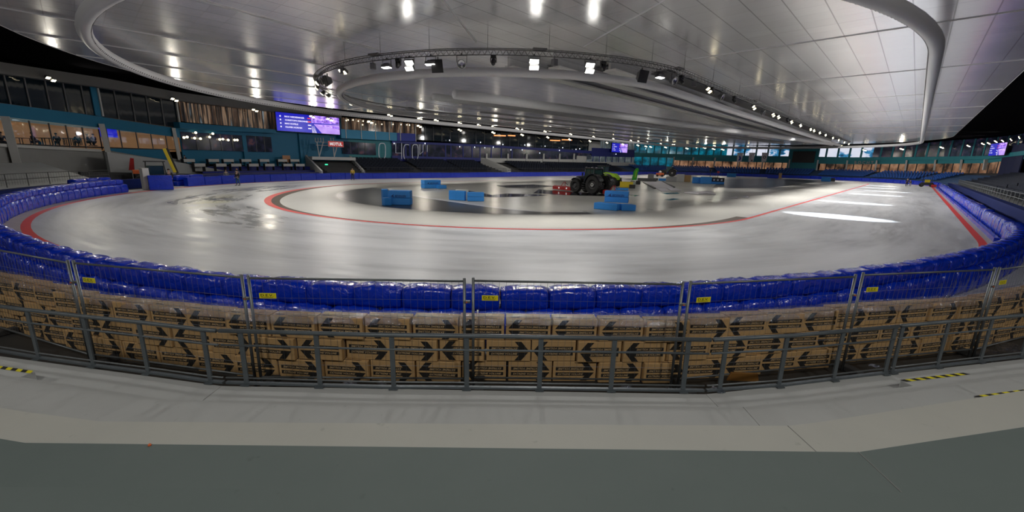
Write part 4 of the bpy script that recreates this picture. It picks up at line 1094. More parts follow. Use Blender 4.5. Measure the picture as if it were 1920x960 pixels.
stand_rail(2*LA+LS+2, LTOT+18, 2.4, 'grey balustrade along the front of the right-hand stand above the navy cover')
stand_rail(tA-2, tB+40, 2.6, 'thin grey balustrade along the front of the back stand', mat='truss_steel')
stand_rail(tof(-47, -12), tof(*hit(170, 340, 43).xy), 2.0, 'thin grey balustrade on the pale slope at the far left', r=41.2, z0=.95, hh=.9, mat='truss_steel')
# press desks on the left of the back stand
for row, (xs, y, lab) in enumerate((((355, 401, 429, 462, 496, 530, 553), 301, 'upper'), ((375, 415, 443, 476, 506, 540, 563), 309.5, 'lower'))):
    for i, x in enumerate(xs):
        p = hit(x, y, 46.2-row*1.9); rz = math.atan2(p.y-min(max(p.y, CY), CY2), p.x-CX)-math.pi/2
        t = thing('press_desk', 'white fronted press desk in the %s row on the left stand, %s from left' % (lab, ORD[i]), 'desk', (p.x, p.y, p.z-.55), rz, 'press desks on the left stand')
        m_ = MB(); m_.box((0, 0, .55), (1.55, .05, .42), 'white_paint'); m_.build('front_panel', t)
        m_ = MB(); m_.box((0, .28, .74), (1.7, .6, .04), 'grey_plastic'); m_.build('desk_top', t)
        for s in (-1, 1): m_ = MB(); m_.box((s*.75, .3, .2), (.05, .5, 1.1), 'black_plastic'); m_.build('leg', t)
TZ = (1.0, min(hit(401, 309.5, 44.3).z, hit(563, 309.5, 44.3).z)-.85, min(hit(401, 301, 46.2).z, hit(553, 301, 46.2).z)-.85)
print('TZ', TZ)
g = MB()
for k in range(3):
    t0, t1 = tof(*hit(345+k*30, 318, 44).xy), tof(*hit(590, 318, 44).xy)
    r0_ = (41.5, 43.6, 45.6)[k]; r1_ = (43.6, 45.6, 48.2)[k]; z_ = TZ[k]; zp = TZ[k-1] if k else -.2
    ring_geo(g, r0_, r1_, z_, z_, t0, t1, 'concrete_dark', 2); ring_geo(g, r0_, r0_, zp, z_, t0, t1, 'navy_wall', 2)
struct(g, 'stand_left_tiers')
m_ = MB(); p = hit(537, 297, 46.8); m_.box((p.x, p.y, p.z-.1), (.1, 1.35, 1.2), 'wood_warm', rz=.2); tag(m_.build('plywood_board', bevel=.02), 'brown plywood board leaning on the cyan wall behind the press desks', 'board')
# white stairs
def stair(x_top, y_top, x_bot, y_bot, lab, wd=1.6):
    a, b = hit(x_top, y_top, 47.5), hit(x_bot, y_bot, 40.2); t = thing('stand_stair', lab, 'stair', (b.x, b.y, 0)); n = 10
    d = Vector((a.x-b.x, a.y-b.y, 0)); ang = math.atan2(d.y, d.x); R = Matrix.Rotation(ang, 3, 'Z')
    for k in range(n):
        p = Vector((b.x, b.y, 0)) + d*((k+.5)/n); z = lerp(1.0, max(a.z, 3.4), (k+.5)/n); m_ = MB(); m_.box((p.x, p.y, z/2), (d.length/n, wd, z), 'white_paint', M=R); o = m_.build('step', t); o.location = (-b.x, -b.y, 0)
    for s in (-1, 1):
        sd_ = R @ Vector((0, s*(wd/2+.1), 0)); m_ = MB(); A = Vector((b.x, b.y, 0))+sd_; B = A+d
        m_.add([A, B, B+Vector((0, 0, 4.3)), A+Vector((0, 0, 1.7)), A+sd_*.12, B+sd_*.12, B+sd_*.12+Vector((0, 0, 4.3)), A+sd_*.12+Vector((0, 0, 1.7))], [(0, 1, 2, 3), (4, 7, 6, 5), (0, 3, 7, 4), (1, 5, 6, 2), (3, 2, 6, 7)], 'white_paint'); o = m_.build('side_wall', t); o.location = (-b.x, -b.y, 0)
stair(905, 300, 955, 322, 'white concrete stair between two blocks of the back stand')
# podium with sign over the tunnel
pa, pb = hit(574, 296, 47.6), hit(604, 325, 40.6); pc, pd = hit(657, 297, 47.6), hit(683, 325, 40.6)
t = thing('tunnel_entrance', 'white tunnel entrance with sloping side walls and a flat roof in the back stand', 'tunnel', (pb.x, pb.y, 0))
def shp(o): o.location = -Vector((pb.x, pb.y, 0)); return o
for A, B in ((pb, pa), (pd, pc)):
    m_ = MB(); d = Vector((B.x-A.x, B.y-A.y, 0)); nn_ = Vector((-d.y, d.x, 0)).normalized()*.15; A0 = Vector((A.x, A.y, -.2)); B0 = Vector((B.x, B.y, -.2))
    vs = [A0, B0, B0+Vector((0, 0, 4.1)), A0+Vector((0, 0, 1.5))]; m_.add([v-nn_ for v in vs]+[v+nn_ for v in vs], [(0, 1, 2, 3), (4, 7, 6, 5), (0, 3, 7, 4), (1, 5, 6, 2), (3, 2, 6, 7), (0, 4, 5, 1)], 'concrete_light'); shp(m_.build('side_wall', t))
m_ = MB(); q0, q1, q2, q3 = [Vector(v) for v in (pa, pc, pc.lerp(pd, .42), pa.lerp(pb, .42))]
for v in (q0, q1, q2, q3): v.z = 3.1
m_.add([q0, q1, q2, q3]+[v+Vector((0, 0, .55)) for v in (q0, q1, q2, q3)], [(0, 1, 2, 3), (7, 6, 5, 4), (0, 4, 5, 1), (1, 5, 6, 2), (2, 6, 7, 3), (3, 7, 4, 0)], 'white_paint'); shp(m_.build('roof_slab', t))
m_ = MB(); c0, c1 = hit(596, 322, 46.5), hit(640, 323, 46.5); c0.z = c1.z = -.2; m_.add([c0, c1, c1+Vector((0, 0, 3.1)), c0+Vector((0, 0, 3.1))], [(0, 1, 2, 3)], 'concrete_dark'); shp(m_.build('inner_wall', t))
m_ = MB(); c0, c1 = hit(607, 322, 46.3), hit(626, 323, 46.3); c0.z = c1.z = 0; m_.add([c0, c1, c1+Vector((0, 0, 2.3)), c0+Vector((0, 0, 2.3))], [(0, 1, 2, 3)], 'wood_warm')
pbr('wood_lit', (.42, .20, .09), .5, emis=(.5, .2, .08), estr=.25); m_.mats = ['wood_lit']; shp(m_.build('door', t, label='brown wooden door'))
m_ = MB(); c = hit(612, 308.5, 44.6); m_.box(c, (.1, .5, .2), 'exit_green', rz=0); shp(m_.build('exit_lamp', t, label='small green exit lamp'))
t = thing('lattice_stand', 'white lattice mast frame above the tunnel carrying a red sign', 'mast', (q3.x, q3.y, 3.65))
def shl(o): o.location = -Vector((q3.x, q3.y, 3.65)); return o
for (bx, tx1, tx2) in ((599, 594, 606), (627, 624, 634)):
    b_ = hit(bx, 300, 45.2); b_.z = 3.65
    for tx in (tx1, tx2): a_ = hit(tx, 266, 45.0); m_ = MB(); m_.tube([b_, a_], .09, 'white_paint', 8); shl(m_.build('mast', t))
a_, b_ = hit(592, 266, 45), hit(640, 268, 45)
for dz in (0, -.55): m_ = MB(); m_.tube([a_+Vector((0, 0, dz)), b_+Vector((0, 0, dz))], .05, 'white_paint', 6); shl(m_.build('cross_tube', t))
for x in (591, 596, 601, 606, 620, 625):
    c = hit(x, 261, 45); m_ = MB(); m_.tube([c+Vector((0, 0, -.5)), c+Vector((0, 0, .25))], .08, 'duct_grey', 6); shl(m_.build('spot_can', t))
t = thing('sponsor_sign', 'red sign with white letters MOTUL above the tunnel in the back stand', 'sign')
a_, b_ = hit(615.5, 264, 44.2), hit(643.5, 265.5, 44.2); d = b_-a_; d.z = 0; w_ = d.length; ang = math.atan2(d.y, d.x); c = (a_+b_)/2; zt = (a_.z+b_.z)/2
t.location = (c.x, c.y, zt-.5); t.rotation_euler = (0, 0, ang)
m_ = MB(); m_.box((0, .08, 0), (w_, .14, .92), 'sign_red'); m_.build('board', t)
m_ = MB(); m_.box((0, .08, 0), (w_+.1, .1, 1.02), 'white_paint'); m_.build('frame', t)
m_ = MB(); put_text(m_, 'MOTUL', Matrix.Translation((0, -.02, 0)), w_*.84, .58, 'sign_white', bold=.05); m_.build('lettering', t, label='white letters MOTUL')
# outlined lettering standing in front of the back stand: 0 4CO m
t = thing('outline_letters', 'tall thin outlined white characters in front of the dark windows of the back stand', 'lettering')
p0 = hit(717, 283, 46.8); t.location = (p0.x, p0.y, 0)
def path_char(pts, nm='character'):
    m_ = MB(); m_.smooth = True; W_ = [hit(x, y, 47.45) for x, y in pts]; m_.tube(W_, .085, 'outline_white', 6); o = m_.build(nm, t); o.location = (-p0.x, -p0.y, 0)
def oval_px(cx, cy, rx, ry, a0=0, a1=360, n=22):
    out = []
    for i in range(n+1):
        a = math.radians(lerp(a0, a1, i/n)); c_, s_ = math.cos(a), math.sin(a)
        out.append((cx+rx*(abs(c_)**.6)*(1 if c_ > 0 else -1), cy+ry*(abs(s_)**.6)*(1 if s_ > 0 else -1)))
    return out
path_char(oval_px(716.5, 283, 6.3, 14.5)); path_char([(742, 268), (742, 287), (753, 287), (753, 268)]); path_char([(753, 268), (753, 298)])
path_char(oval_px(763, 285, 6, 14, -60, -300)); path_char(oval_px(778.5, 285, 5.6, 14)); path_char([(787, 271), (787, 290), (793, 284)]); path_char([(793, 271), (793, 283)]); path_char([(801, 272), (801, 285)])
# ---------------------------------------------------------------- screens
def screen(c4, rad, lab, lit=True, names=()):
    (x0, y0), (x1, y1), (x2, y2), (x3, y3) = c4          # tl tr br bl
    a, b = hit(x0, y0, rad), hit(x1, y1, rad); a2, b2 = hit(x3, y3, rad), hit(x2, y2, rad)
    d = b-a; d.z = 0; W_ = d.length; ang = math.atan2(d.y, d.x); zt = (a.z+b.z)/2; zb = (a2.z+b2.z)/2; Hh = zt-zb; c = (a+b)/2
    t = thing('video_screen', lab, 'screen', (c.x, c.y, zb), ang)
    m_ = MB(); m_.box((0, .16, Hh/2), (W_+.15, .28, Hh+.15), 'black_plastic'); m_.build('casing', t)
    if not lit:
        m_ = MB(); m_.box((0, 0, Hh/2), (W_, .04, Hh), 'black_plastic'); m_.build('dark_panel', t); return
    m_ = MB(); m_.box((-W_*.235, 0, Hh/2), (W_*.53, .04, Hh), 'screen_blue')
    for i, s in enumerate(names):
        z = Hh*(.80-.19*i); x = -W_*.44
        put_text(m_, s, Matrix.Translation((x+W_*.13*len(s)/12+.05*W_, -.04, z)), W_*.24*len(s)/12, Hh*.085, 'screen_white', bold=.03)
        m_.prismM([(x+Hh*.045*math.cos(q*.785), z+Hh*.045*math.sin(q*.785)) for q in range(8)], -.04, -.03, 'screen_white', Matrix())
        m_.box((W_*-.005, -.035, z), (W_*.05, .02, Hh*.06), 'screen_red' if i < 2 else 'screen_white')
    m_.build('score_panel', t, label='blue panel with white names')
    m_ = MB(); m_.box((W_*.265, 0, Hh/2), (W_*.47, .04, Hh), 'led_video'); x0_, x1_ = W_*.03, W_*.5
    m_.mats = ['screen_lilac']
    y_ = -.03
    m_.add([(x0_, y_, Hh*.56), (x1_, y_, Hh*.62), (x1_, y_, Hh), (x0_+W_*.06, y_, Hh)], [(0, 1, 2, 3)], 'led_video')
    m_.add([(x0_, y_-.005, Hh*.50), (x1_, y_-.005, Hh*.56), (x1_, y_-.005, Hh*.60), (x0_, y_-.005, Hh*.57)], [(0, 1, 2, 3)], 'screen_blue')
    m_.add([(x0_+W_*.10, y_-.005, Hh*.44), (x1_, y_-.005, Hh*.30), (x1_, y_-.005, Hh*.45), (x0_+W_*.12, y_-.005, Hh*.50)], [(0, 1, 2, 3)], 'led_video')
    m_.add([(x0_, y_-.006, 0), (x0_+W_*.16, y_-.006, 0), (x0_+W_*.03, y_-.006, Hh*.52), (x0_, y_-.006, Hh*.52)], [(0, 1, 2, 3)], 'screen_blue')
    for q in range(4): m_.add([(x0_+W_*.02*q+.02, y_-.01, 0), (x0_+W_*.02*q+W_*.012, y_-.01, 0), (x0_+W_*.012*q+.02, y_-.01, Hh*.4), (x0_+W_*.012*q, y_-.01, Hh*.4)], [(0, 1, 2, 3)], 'screen_white')
    m_.build('video_panel', t, label='lilac panel showing the rink')
screen([(516.5, 211.5), (635, 219.5), (635, 252), (520, 245)], RF-1.3, 'large lit video screen with score list and rink picture on the left building', names=('MAX NIEDERMAIER', 'CHRISTOPH KIRCHNER', 'MAX KOFELE', 'OLIVER HORNIK'))
screen([(1148, 268), (1177, 270), (1177, 286.5), (1148, 285)], RF-1.0, 'small distant lit video screen at the end of the back stand', names=('MAX', 'CHRISTOPH', 'MAX', 'OLIVER'))
screen([(1859, 270), (1889, 267), (1888, 290), (1858, 292)], RF-1.2, 'lit video screen on the right side of the far building', names=('MAX', 'CHRISTOPH', 'MAX', 'OLIVER'))
screen([(1488, 284), (1529, 284), (1529, 305), (1488, 304)], RF-1.1, 'dark switched-off video screen in the middle of the far building', lit=False)
# curve name on the far wall
a_, b_ = hit(1602, 304.5, RF-.7), hit(1638, 305, RF-.7); d = b_-a_; m_ = MB()
M_ = Matrix.Translation((a_+b_)/2) @ Matrix.Rotation(math.atan2(d.y, d.x), 4, 'Z'); put_text(m_, 'B O C H T', M_, Vector((d.x, d.y)).length, .95, 'sign_white', bold=.03)
m_.mats = ['duct_grey']; tag(m_.build('wall_lettering'), 'pale letters BOCHT on the teal wall of the far building', 'lettering')
for i, (x, lab) in enumerate(((1386, 'white hanging banner with a dark blue mark, leftmost of three at the far end'), (1408, 'white hanging banner with grey marks, middle of three at the far end'), (1432, 'white hanging banner with a round mark, rightmost of three at the far end'))):
    a_, b_ = hit(x-6, 286.5, RF-6), hit(x+5.5, 286.5, RF-6); c_ = hit(x, 303.5, RF-6); d = b_-a_; w_ = Vector((d.x, d.y)).length; hh = a_.z-c_.z
    t = thing('hanging_banner', lab, 'banner', (c_.x, c_.y, c_.z), math.atan2(d.y, d.x))
    m_ = MB(); m_.prismM([(-w_/2, hh), (w_/2, hh), (w_/2-.3, .1), (-w_/2+.2, 0)], -.03, .03, 'white_sheet', Matrix()); m_.build('cloth', t)
    m_ = MB(); m_.tube([(-w_/2, 0, hh), (w_/2, 0, hh)], .06, 'truss_steel', 6); m_.tube([(0, 0, hh), (0, 0, ZC-c_.z)], .03, 'truss_steel', 4); m_.build('rod', t)
    m_ = MB()
    if i == 0: m_.prismM([(-.5, .5), (.2, .5), (.5, 1.3), (.1, 2.2), (-.4, 2.2), (-.1, 1.3)], -.06, -.05, 'royal_wall', Matrix())
    elif i == 1:
        for q in range(4): m_.box((-.3, -.06, 1+.45*q), (.5, .02, .16), 'grey_plastic')
        m_.lathe([(.0, -.06), (.35, -.06)], 'grey_plastic', Matrix.Translation((.2, 0, .5)), 10)
    else: m_.lathe([(.25, -.06), (.55, -.06)], 'grey_plastic', Matrix.Translation((0, 0, 1.7)), 14)
    m_.build('mark', t)
# ceiling bulbs of the lit rooms and little lamps under the balconies
random.seed(9)
bulbs = [(365, 259), (376, 260), (345, 258), (351, 257), (412, 261.5), (418, 261), (428, 262.5), (440, 262.5), (445, 262.5), (393, 257), (367, 248.8), (399, 250.6)]
for x, y in bulbs:
    m_ = MB(); m_.lathe([(0, -.16), (.12, -.12), (.16, 0), (.12, .12), (0, .16)], 'bulb', Matrix.Translation(hit(x, y, RF-.25)), 8); tag(m_.build('pendant_lamp'), 'small glowing pendant lamp behind the restaurant window of the left building', 'lamp', 'pendant lamps in the dark restaurant window')
for x, y in [(649, 226), (653, 225), (662, 225), (672, 227), (681, 227), (690, 229), (716, 233), (737, 233), (752, 233.5), (763, 234), (768, 234.5), (680, 234), (704, 233)]:
    m_ = MB(); m_.lathe([(0, -.13), (.13, 0), (0, .13)], 'bulb', Matrix.Translation(hit(x, y, RF-.15)), 8); tag(m_.build('ceiling_bulb'), 'small warm ceiling bulb glowing in the room above the cyan balcony', 'lamp', 'warm bulbs above the cyan balcony')
for x, y in [(739, 269), (797, 269), (862, 275), (890, 276), (909, 277), (925, 276), (958, 281), (979, 281), (1012, 287), (1049, 282), (1155, 289), (1211, 279), (843, 263), (901, 267), (943, 271), (984, 272), (1022, 274), (1055, 277), (1080, 280), (1087, 279)]:  # list includes glowing points that stand in for lamp reflections
    m_ = MB(); m_.lathe([(0, -.14), (.17, 0), (0, .14)], 'glow_small', Matrix.Translation(hit(x, y, RF-.6)), 8); tag(m_.build('downlight_glint'), 'small cool glow among the downlights and lamp reflections on the navy gallery of the back stand', 'lamp', 'downlights on the navy gallery')
for x0, x1, y in ((927, 948, 254), (953, 966, 254), (1032, 1050, 263), (1054, 1072, 262)):
    a_, b_ = hit(x0, y, RF-.1), hit(x1, y+.6, RF-.1); m_ = MB(); m_.bar(a_, b_, .2, .28, 'led_warm'); tag(m_.build('warm_light_strip'), 'long orange light strip in the upper gallery of the back stand', 'lamp', 'orange light strips in the upper gallery')
for x0, x1, y in ((26, 48, 224.5), (79, 98, 229), (131, 148, 232), (209, 218, 237.5)):
    a_, b_ = hit(x0, y, RF+1.5), hit(x1, y+1, RF+1.5); m_ = MB(); m_.bar(a_, b_, .3, .06, 'room_strip'); tag(m_.build('ceiling_strip_light'), 'pale strip light on the ceiling of the lit room in the left building', 'lamp', 'strip lights in the left lit room')
m_ = MB(); a_ = hit(203, 248, RF+.8); m_.box(a_, (.1, 2.0, 1.15), 'screen_blue', rz=math.atan2(a_.y-CY, a_.x-CX)); tag(m_.build('wall_monitor'), 'blue lit monitor inside the window right of the pale pillar on the left', 'monitor')
for i, x in enumerate((40, 82, 96, 122, 136, 156)):
    a_ = hit(x, 266, RF+1.0); rz = math.atan2(a_.y-CY, a_.x-CX); t = thing('dining_table', 'dark table behind the glass of the left lit room', 'table', (a_.x, a_.y, a_.z-.35), rz, 'tables in the left lit room')
    m_ = MB(); m_.box((0, 0, .72), (.9, 1.2, .05), 'black_plastic'); m_.build('table_top', t)
    for sx in (-.35, .35):
        for sy in (-.5, .5): m_ = MB(); m_.box((sx, sy, .35), (.05, .05, .7), 'black_plastic'); m_.build('leg', t)
# ---------------------------------------------------------------- tractor
def wheel(t, x, y, r, w_, lab=None):
    M_ = Matrix.Translation((x, y, r)); m_ = MB(); m_.smooth = False
    m_.lathe([(r*.56, -w_/2), (r*.90, -w_/2), (r*.97, -w_*.36), (r*.97, w_*.36), (r*.90, w_/2), (r*.56, w_/2)], 'tyre', M_, 40)
    for k in range(22):
        a = 2*math.pi*k/22
        for s in (-1, 1):
            c = M_ @ Vector((r*.975*math.cos(a+.07*s), s*w_*.22, r*.975*math.sin(a+.07*s))); m_.box(c, (r*.07, w_*.46, r*.06), 'tyre', M=Matrix.Rotation(-a, 3, 'Y') @ Matrix.Rotation(.5*s, 3, 'X'))
    o = m_.build('wheel', t)
    for s in (-1, 1):
        m_ = MB(); m_.smooth = True; m_.lathe([(0, s*w_*.42), (r*.16, s*w_*.42), (r*.18, s*w_*.30), (r*.45, s*w_*.22), (r*.56, s*w_*.44)], 'black_plastic', M_, 24)
        m_.build('rim', o)
        m_ = MB(); m_.lathe([(r*.10, s*w_*.44), (r*.19, s*w_*.44), (r*.19, s*w_*.40), (r*.10, s*w_*.40)], 'white_paint' if r > 1 else 'grey_plastic', M_, 20); m_.build('hub_ring', o)
def tractor(loc, rz, label, body='tractor_black', scale=1):
    t = thing('tractor', label, 'tractor', loc, rz)       # faces local -x
    for y in (-.95, .95):
        wheel(t, -1.65, y, .85, .55); wheel(t, 1.25, y, 1.12, .68)
    m_ = MB()      # bonnet: side profile extruded
    m_.prismM([(-2.75, 1.05), (-2.85, 1.35), (-2.65, 1.75), (-2.2, 1.98), (-.5, 2.15), (-.3, 1.2), (-.6, .95), (-2.4, .9)], -.42, .42, body, Matrix()); m_.build('bonnet', t, bevel=.08, seg=3)
    m_ = MB(); m_.box((-2.78, 0, 1.4), (.12, .6, .5), 'grey_plastic'); m_.build('grille', t, bevel=.02)
    m_ = MB(); m_.box((0, 0, .85), (3.6, .55, .5), 'black_plastic'); m_.tube([(-1.65, -.95, .85), (-1.65, .95, .85)], .14, 'black_plastic', 8); m_.tube([(1.25, -.95, 1.12), (1.25, .95, 1.12)], .18, 'black_plastic', 8); m_.build('chassis', t)
    m_ = MB()      # cab glass
    lo_, hi_ = [(-.55, 1.45), (1.05, 1.6)], [(-.35, 2.85), (.95, 2.85)]
    vs = []
    for y, k in ((-.82, 1), (.82, 1)):
        vs += [Vector((-.5, y, 1.35)), Vector((1.1, y, 1.6)), Vector((1.0, y*.9, 2.9)), Vector((-.3, y*.9, 2.9))]
    m_.add(vs, [(0, 1, 2, 3), (7, 6, 5, 4), (0, 3, 7, 4), (1, 5, 6, 2), (3, 2, 6, 7), (0, 4, 5, 1)], 'tractor_glass'); m_.build('cab_glass', t)
    m_ = MB()
    for y in (-.84, .84):
        m_.bar((-.52, y, 1.35), (-.31, y*.9, 2.92), .08, .08, body); m_.bar((1.12, y, 1.6), (1.02, y*.9, 2.92), .09, .09, body); m_.bar((.35, y, 1.45), (.38, y*.9, 2.92), .06, .06, body)
    m_.build('cab_frame', t)
    m_ = MB(); m_.box((.33, 0, 3.0), (1.65, 1.65, .2), body); m_.build('cab_roof', t, bevel=.08, seg=3)
    for i, (x, y) in enumerate(((-.45, -.55), (-.45, .55), (1.12, -.55), (1.12, .55))):
        m_ = MB(); m_.box((x, y, 3.12), (.12, .22, .13), 'chrome'); m_.build('work_light', t, bevel=.02)
    for y in (-.95, .95):
        m_ = MB(); pr = [(1.25+1.3*math.cos(a), 1.15+1.3*math.sin(a)) for a in [math.radians(q) for q in range(20, 171, 15)]]; pin = [(1.25+1.2*math.cos(a), 1.15+1.2*math.sin(a)) for a in [math.radians(q) for q in range(170, 19, -15)]]
        n = len(pr); v2 = [(x, y-.36, z) for x, z in pr]+[(x, y+.36, z) for x, z in pr]
        m_.add(v2, [(i, i+1, i+1+n, i+n) for i in range(n-1)], body); v3 = [(x, y-.36*(1 if y < 0 else -1), z) for x, z in pr+pin[:n]]
        m_.add(v3, [(i, i+1, 2*n-2-i, 2*n-1-i) for i in range(n-1)], body); m_.build('rear_fender', t)
        m_ = MB(); m_.smooth = True; fp = [(-1.65+.98*math.cos(math.radians(q)), y, .88+.98*math.sin(math.radians(q))) for q in range(20, 150, 15)]
        m_.add([(x, y-.25, z) for x, _, z in fp]+[(x, y+.25, z) for x, _, z in fp], [(i, i+1, i+1+len(fp), i+len(fp)) for i in range(len(fp)-1)], body); m_.build('front_fender', t)
    for k in range(4): m_ = MB(); m_.box((-.35+.02*k, -.98, .45+.26*k), (.42, .32, .04), 'grey_plastic'); m_.build('cab_step', t)
    m_ = MB(); m_.tube([(-.62, -.55, 1.9), (-.62, -.55, 3.0), (-.55, -.55, 3.15)], .06, 'chrome', 10); m_.build('exhaust', t)
    for y in (-1.15, 1.15): m_ = MB(); m_.bar((-.35, y*.75, 2.6), (-.45, y, 2.45), .03, .03, 'black_plastic'); m_.box((-.46, y, 2.3), (.05, .2, .36), 'black_plastic'); m_.build('mirror', t)
    return t
A_ = at(1071, 360, 0); B_ = at(1120, 365, 0); d = B_-A_; ang = math.atan2(d.y, d.x); c = (A_+B_)/2
T1 = tractor((c.x+.4, c.y+.9, .01), ang, 'black tractor with big tyres standing on the infield between red implements'); T1.scale = (1.0, 1.0, 1.0)
def local(t, v): return Matrix.Translation(t.location) @ t.rotation_euler.to_matrix().to_4x4() @ Vector(v)
def implement(loc, rz, lab, L=2.6, side=1):
    t = thing('ice_scraper', lab, 'tractor implement', loc, rz)
    m_ = MB(); m_.prismM([(-.25, .1), (.25, .12), (.32, .5), (.05, .62), (-.3, .52)], -L/2, L/2, 'implement_red', Matrix()); m_.build('blade_box', t, bevel=.03)
    m_ = MB(); m_.bar((0, -.4, .55), (.3*side, -.1, 1.15), .07, .07, 'implement_red'); m_.bar((0, .4, .55), (.3*side, .1, 1.15), .07, .07, 'implement_red'); m_.bar((.3*side, 0, 1.1), (.9*side, 0, .75), .06, .06, 'black_plastic'); m_.build('hitch_frame', t)
    for y in (-L*.3, L*.12):
        m_ = MB(); m_.lathe([(0, -.012), (.11, -.012), (.11, .012), (0, .012)], 'sign_white', Matrix.Translation((-.325*1, y, .36)) @ Matrix.Rotation(math.pi/2, 4, 'Z'), 10); m_.build('badge', t, label='small white round badge')
    m_ = MB(); m_.tube([(-.1, -L/2-.1, .3), (-.1, -L/2, .3), (-.1, L/2+.1, .3)], .05, 'black_plastic', 8); m_.build('roller', t)
    return t
p = local(T1, (-4.7, -.3, 0)); implement((p.x, p.y, .01), ang+math.pi/2, 'red ice scraper box mounted at the nose of the black tractor', 3.4, 1)
p = local(T1, (3.6, -.3, 0)); implement((p.x, p.y, .01), ang+math.pi/2, 'red ice scraper box behind the rear wheels of the black tractor', 2.4, 1)
# second, lime machine behind it
p = at(1140, 352, 0); p = p+Vector((p.x, p.y, 0)).normalized()*5
t = thing('lime_machine', 'lime green machine half hidden behind the rear of the black tractor', 'machine', (p.x, p.y, .01), ang+.2)
m_ = MB(); m_.prismM([(-1.6, 1.2), (1.7, 1.0), (1.8, 1.5), (1.2, 2.05), (-.4, 2.25), (-1.5, 2.1)], -.6, .6, 'lime', Matrix()); m_.build('hood', t, bevel=.1, seg=3)
m_ = MB(); m_.box((-1.1, 0, 2.65), (1.3, 1.3, 1.0), 'tractor_glass'); m_.build('cab_glass', t, bevel=.05)
m_ = MB(); m_.box((-1.1, 0, 3.2), (1.5, 1.5, .14), 'black_plastic'); m_.build('cab_roof', t, bevel=.05)
for x, r in ((-1.2, .85), (1.2, .75)):
    for y in (-.8, .8): wheel(t, x, y, r, .45)
# far black tractor
p = at(1252, 331, 0); tractor((p.x, p.y, .01), math.radians(20), 'distant black tractor parked at the far side of the infield, seen from its front')
p = at(1256, 331.5, 0); t = thing('equipment_cart', 'small orange cart in front of the distant black tractor', 'cart', (p.x-1.0, p.y-5, .01), .4)
m_ = MB(); m_.box((0, 0, .75), (2.2, 1.2, .7), 'orange_paint'); m_.build('body', t, bevel=.05)
m_ = MB(); m_.smooth = True; m_.lathe([(0, .35), (.35, .2), (.4, 0), (.3, -.3), (0, -.35)], 'white_paint', Matrix.Translation((0, 0, 1.4)), 12); m_.build('tank', t)
for x in (-.7, .7):
    for y in (-.6, .6): m_ = MB(); m_.lathe([(0, -.1), (.35, -.1), (.35, .1), (0, .1)], 'tyre', Matrix.Translation((x, y, .35)), 14); m_.build('wheel', t)

# ---------------------------------------------------------------- blue foam blocks on the infield
def mark(m_, w_, z, Dh):
    M_ = Matrix.Translation((w_*.08, -Dh-.006, z)); put_text(m_, 'BEDSINGEN', M_, w_*.52, .20, 'foam_print', shear=.3, bold=.03)
    m_.prismM([(-w_*.36, z-.02), (-w_*.22, z+.16), (-w_*.24, z+.02), (-w_*.20, z-.12)], -Dh-.008, -Dh-.004, 'foam_print', Matrix())
def fblock(px, py, W_, D_, H_, z, face, lab, logo=False, off_=(0, 0), parts=1, grp='blue foam blocks on the infield'):
    p = at(px, py, 0); toC = math.atan2(-p.x, p.y)            # local -y looks at the camera when rz = toC
    rz = toC+face; R = Matrix.Rotation(rz, 3, 'Z'); q = p+R @ Vector((off_[0], D_/2+off_[1], 0))
    t = thing('foam_block', lab, 'foam block', (q.x, q.y, z), rz, grp)
    m_ = MB()
    if parts == 1: m_.box((0, 0, H_/2), (W_, D_, H_), 'foam_blue'); m_.build('body', t, bevel=.04, seg=2)
    else:
        for k in range(parts):
            m_ = MB(); m_.box((random.uniform(-.03, .03), 0, H_*(k+.5)/parts), (W_, D_, H_/parts-.02), 'foam_blue'); m_.build('layer', t, bevel=.03)
    if logo: m_ = MB(); mark(m_, W_, H_*(.62 if parts > 1 else .6), D_/2); m_.build('printed_mark', t, label='dark printed mark')
    return t
random.seed(2)
fblock(748, 385, 1.75, .9, 1.15, .02, -.25, 'big blue foam block with dark print, upright on the dark mat at the left', True, parts=2)
fblock(728, 386, .62, .45, .62, .02, .5, 'small blue foam block on the dark mat left of the big printed one')
fblock(729, 380, .45, .5, 1.05, .02, .3, 'narrow upright blue foam block behind the small one on the dark mat', off_=(0, .8))
fblock(812, 353.5, 2.3, 1.1, 1.05, .02, .45, 'blue foam block with dark print near the back edge of the infield', True, parts=2)
fblock(830, 354, 1.1, .8, .42, .02, .4, 'low blue foam block beside the printed one at the back edge of the infield')
fblock(856, 376, 1.7, .35, .88, .02, -.55, 'upright blue foam panel, left one of the pair behind the white line')
fblock(892, 378, 1.5, .6, .82, .02, .12, 'stack of two blue foam slabs, right one of the pair behind the white line', parts=2)
fblock(866, 375, 1.2, .5, .9, .02, .2, 'pale beige foam slab standing inside the open pair of blue ones', off_=(.2, .7)).children[0].data.materials[0] = MATS['concrete_cream']
fblock(1134, 394, 2.0, .9, .52, .02, -.42, 'long low blue foam block, left base of the stack beside the wet floor edge')
fblock(1179, 396, 1.15, .9, .48, .02, .38, 'low blue foam block, right base of the stack beside the wet floor edge')
fblock(1153, 393, 1.9, .85, .95, .54, -.1, 'blue foam block with dark print on top of the two low ones', True, off_=(0, .25), parts=2)
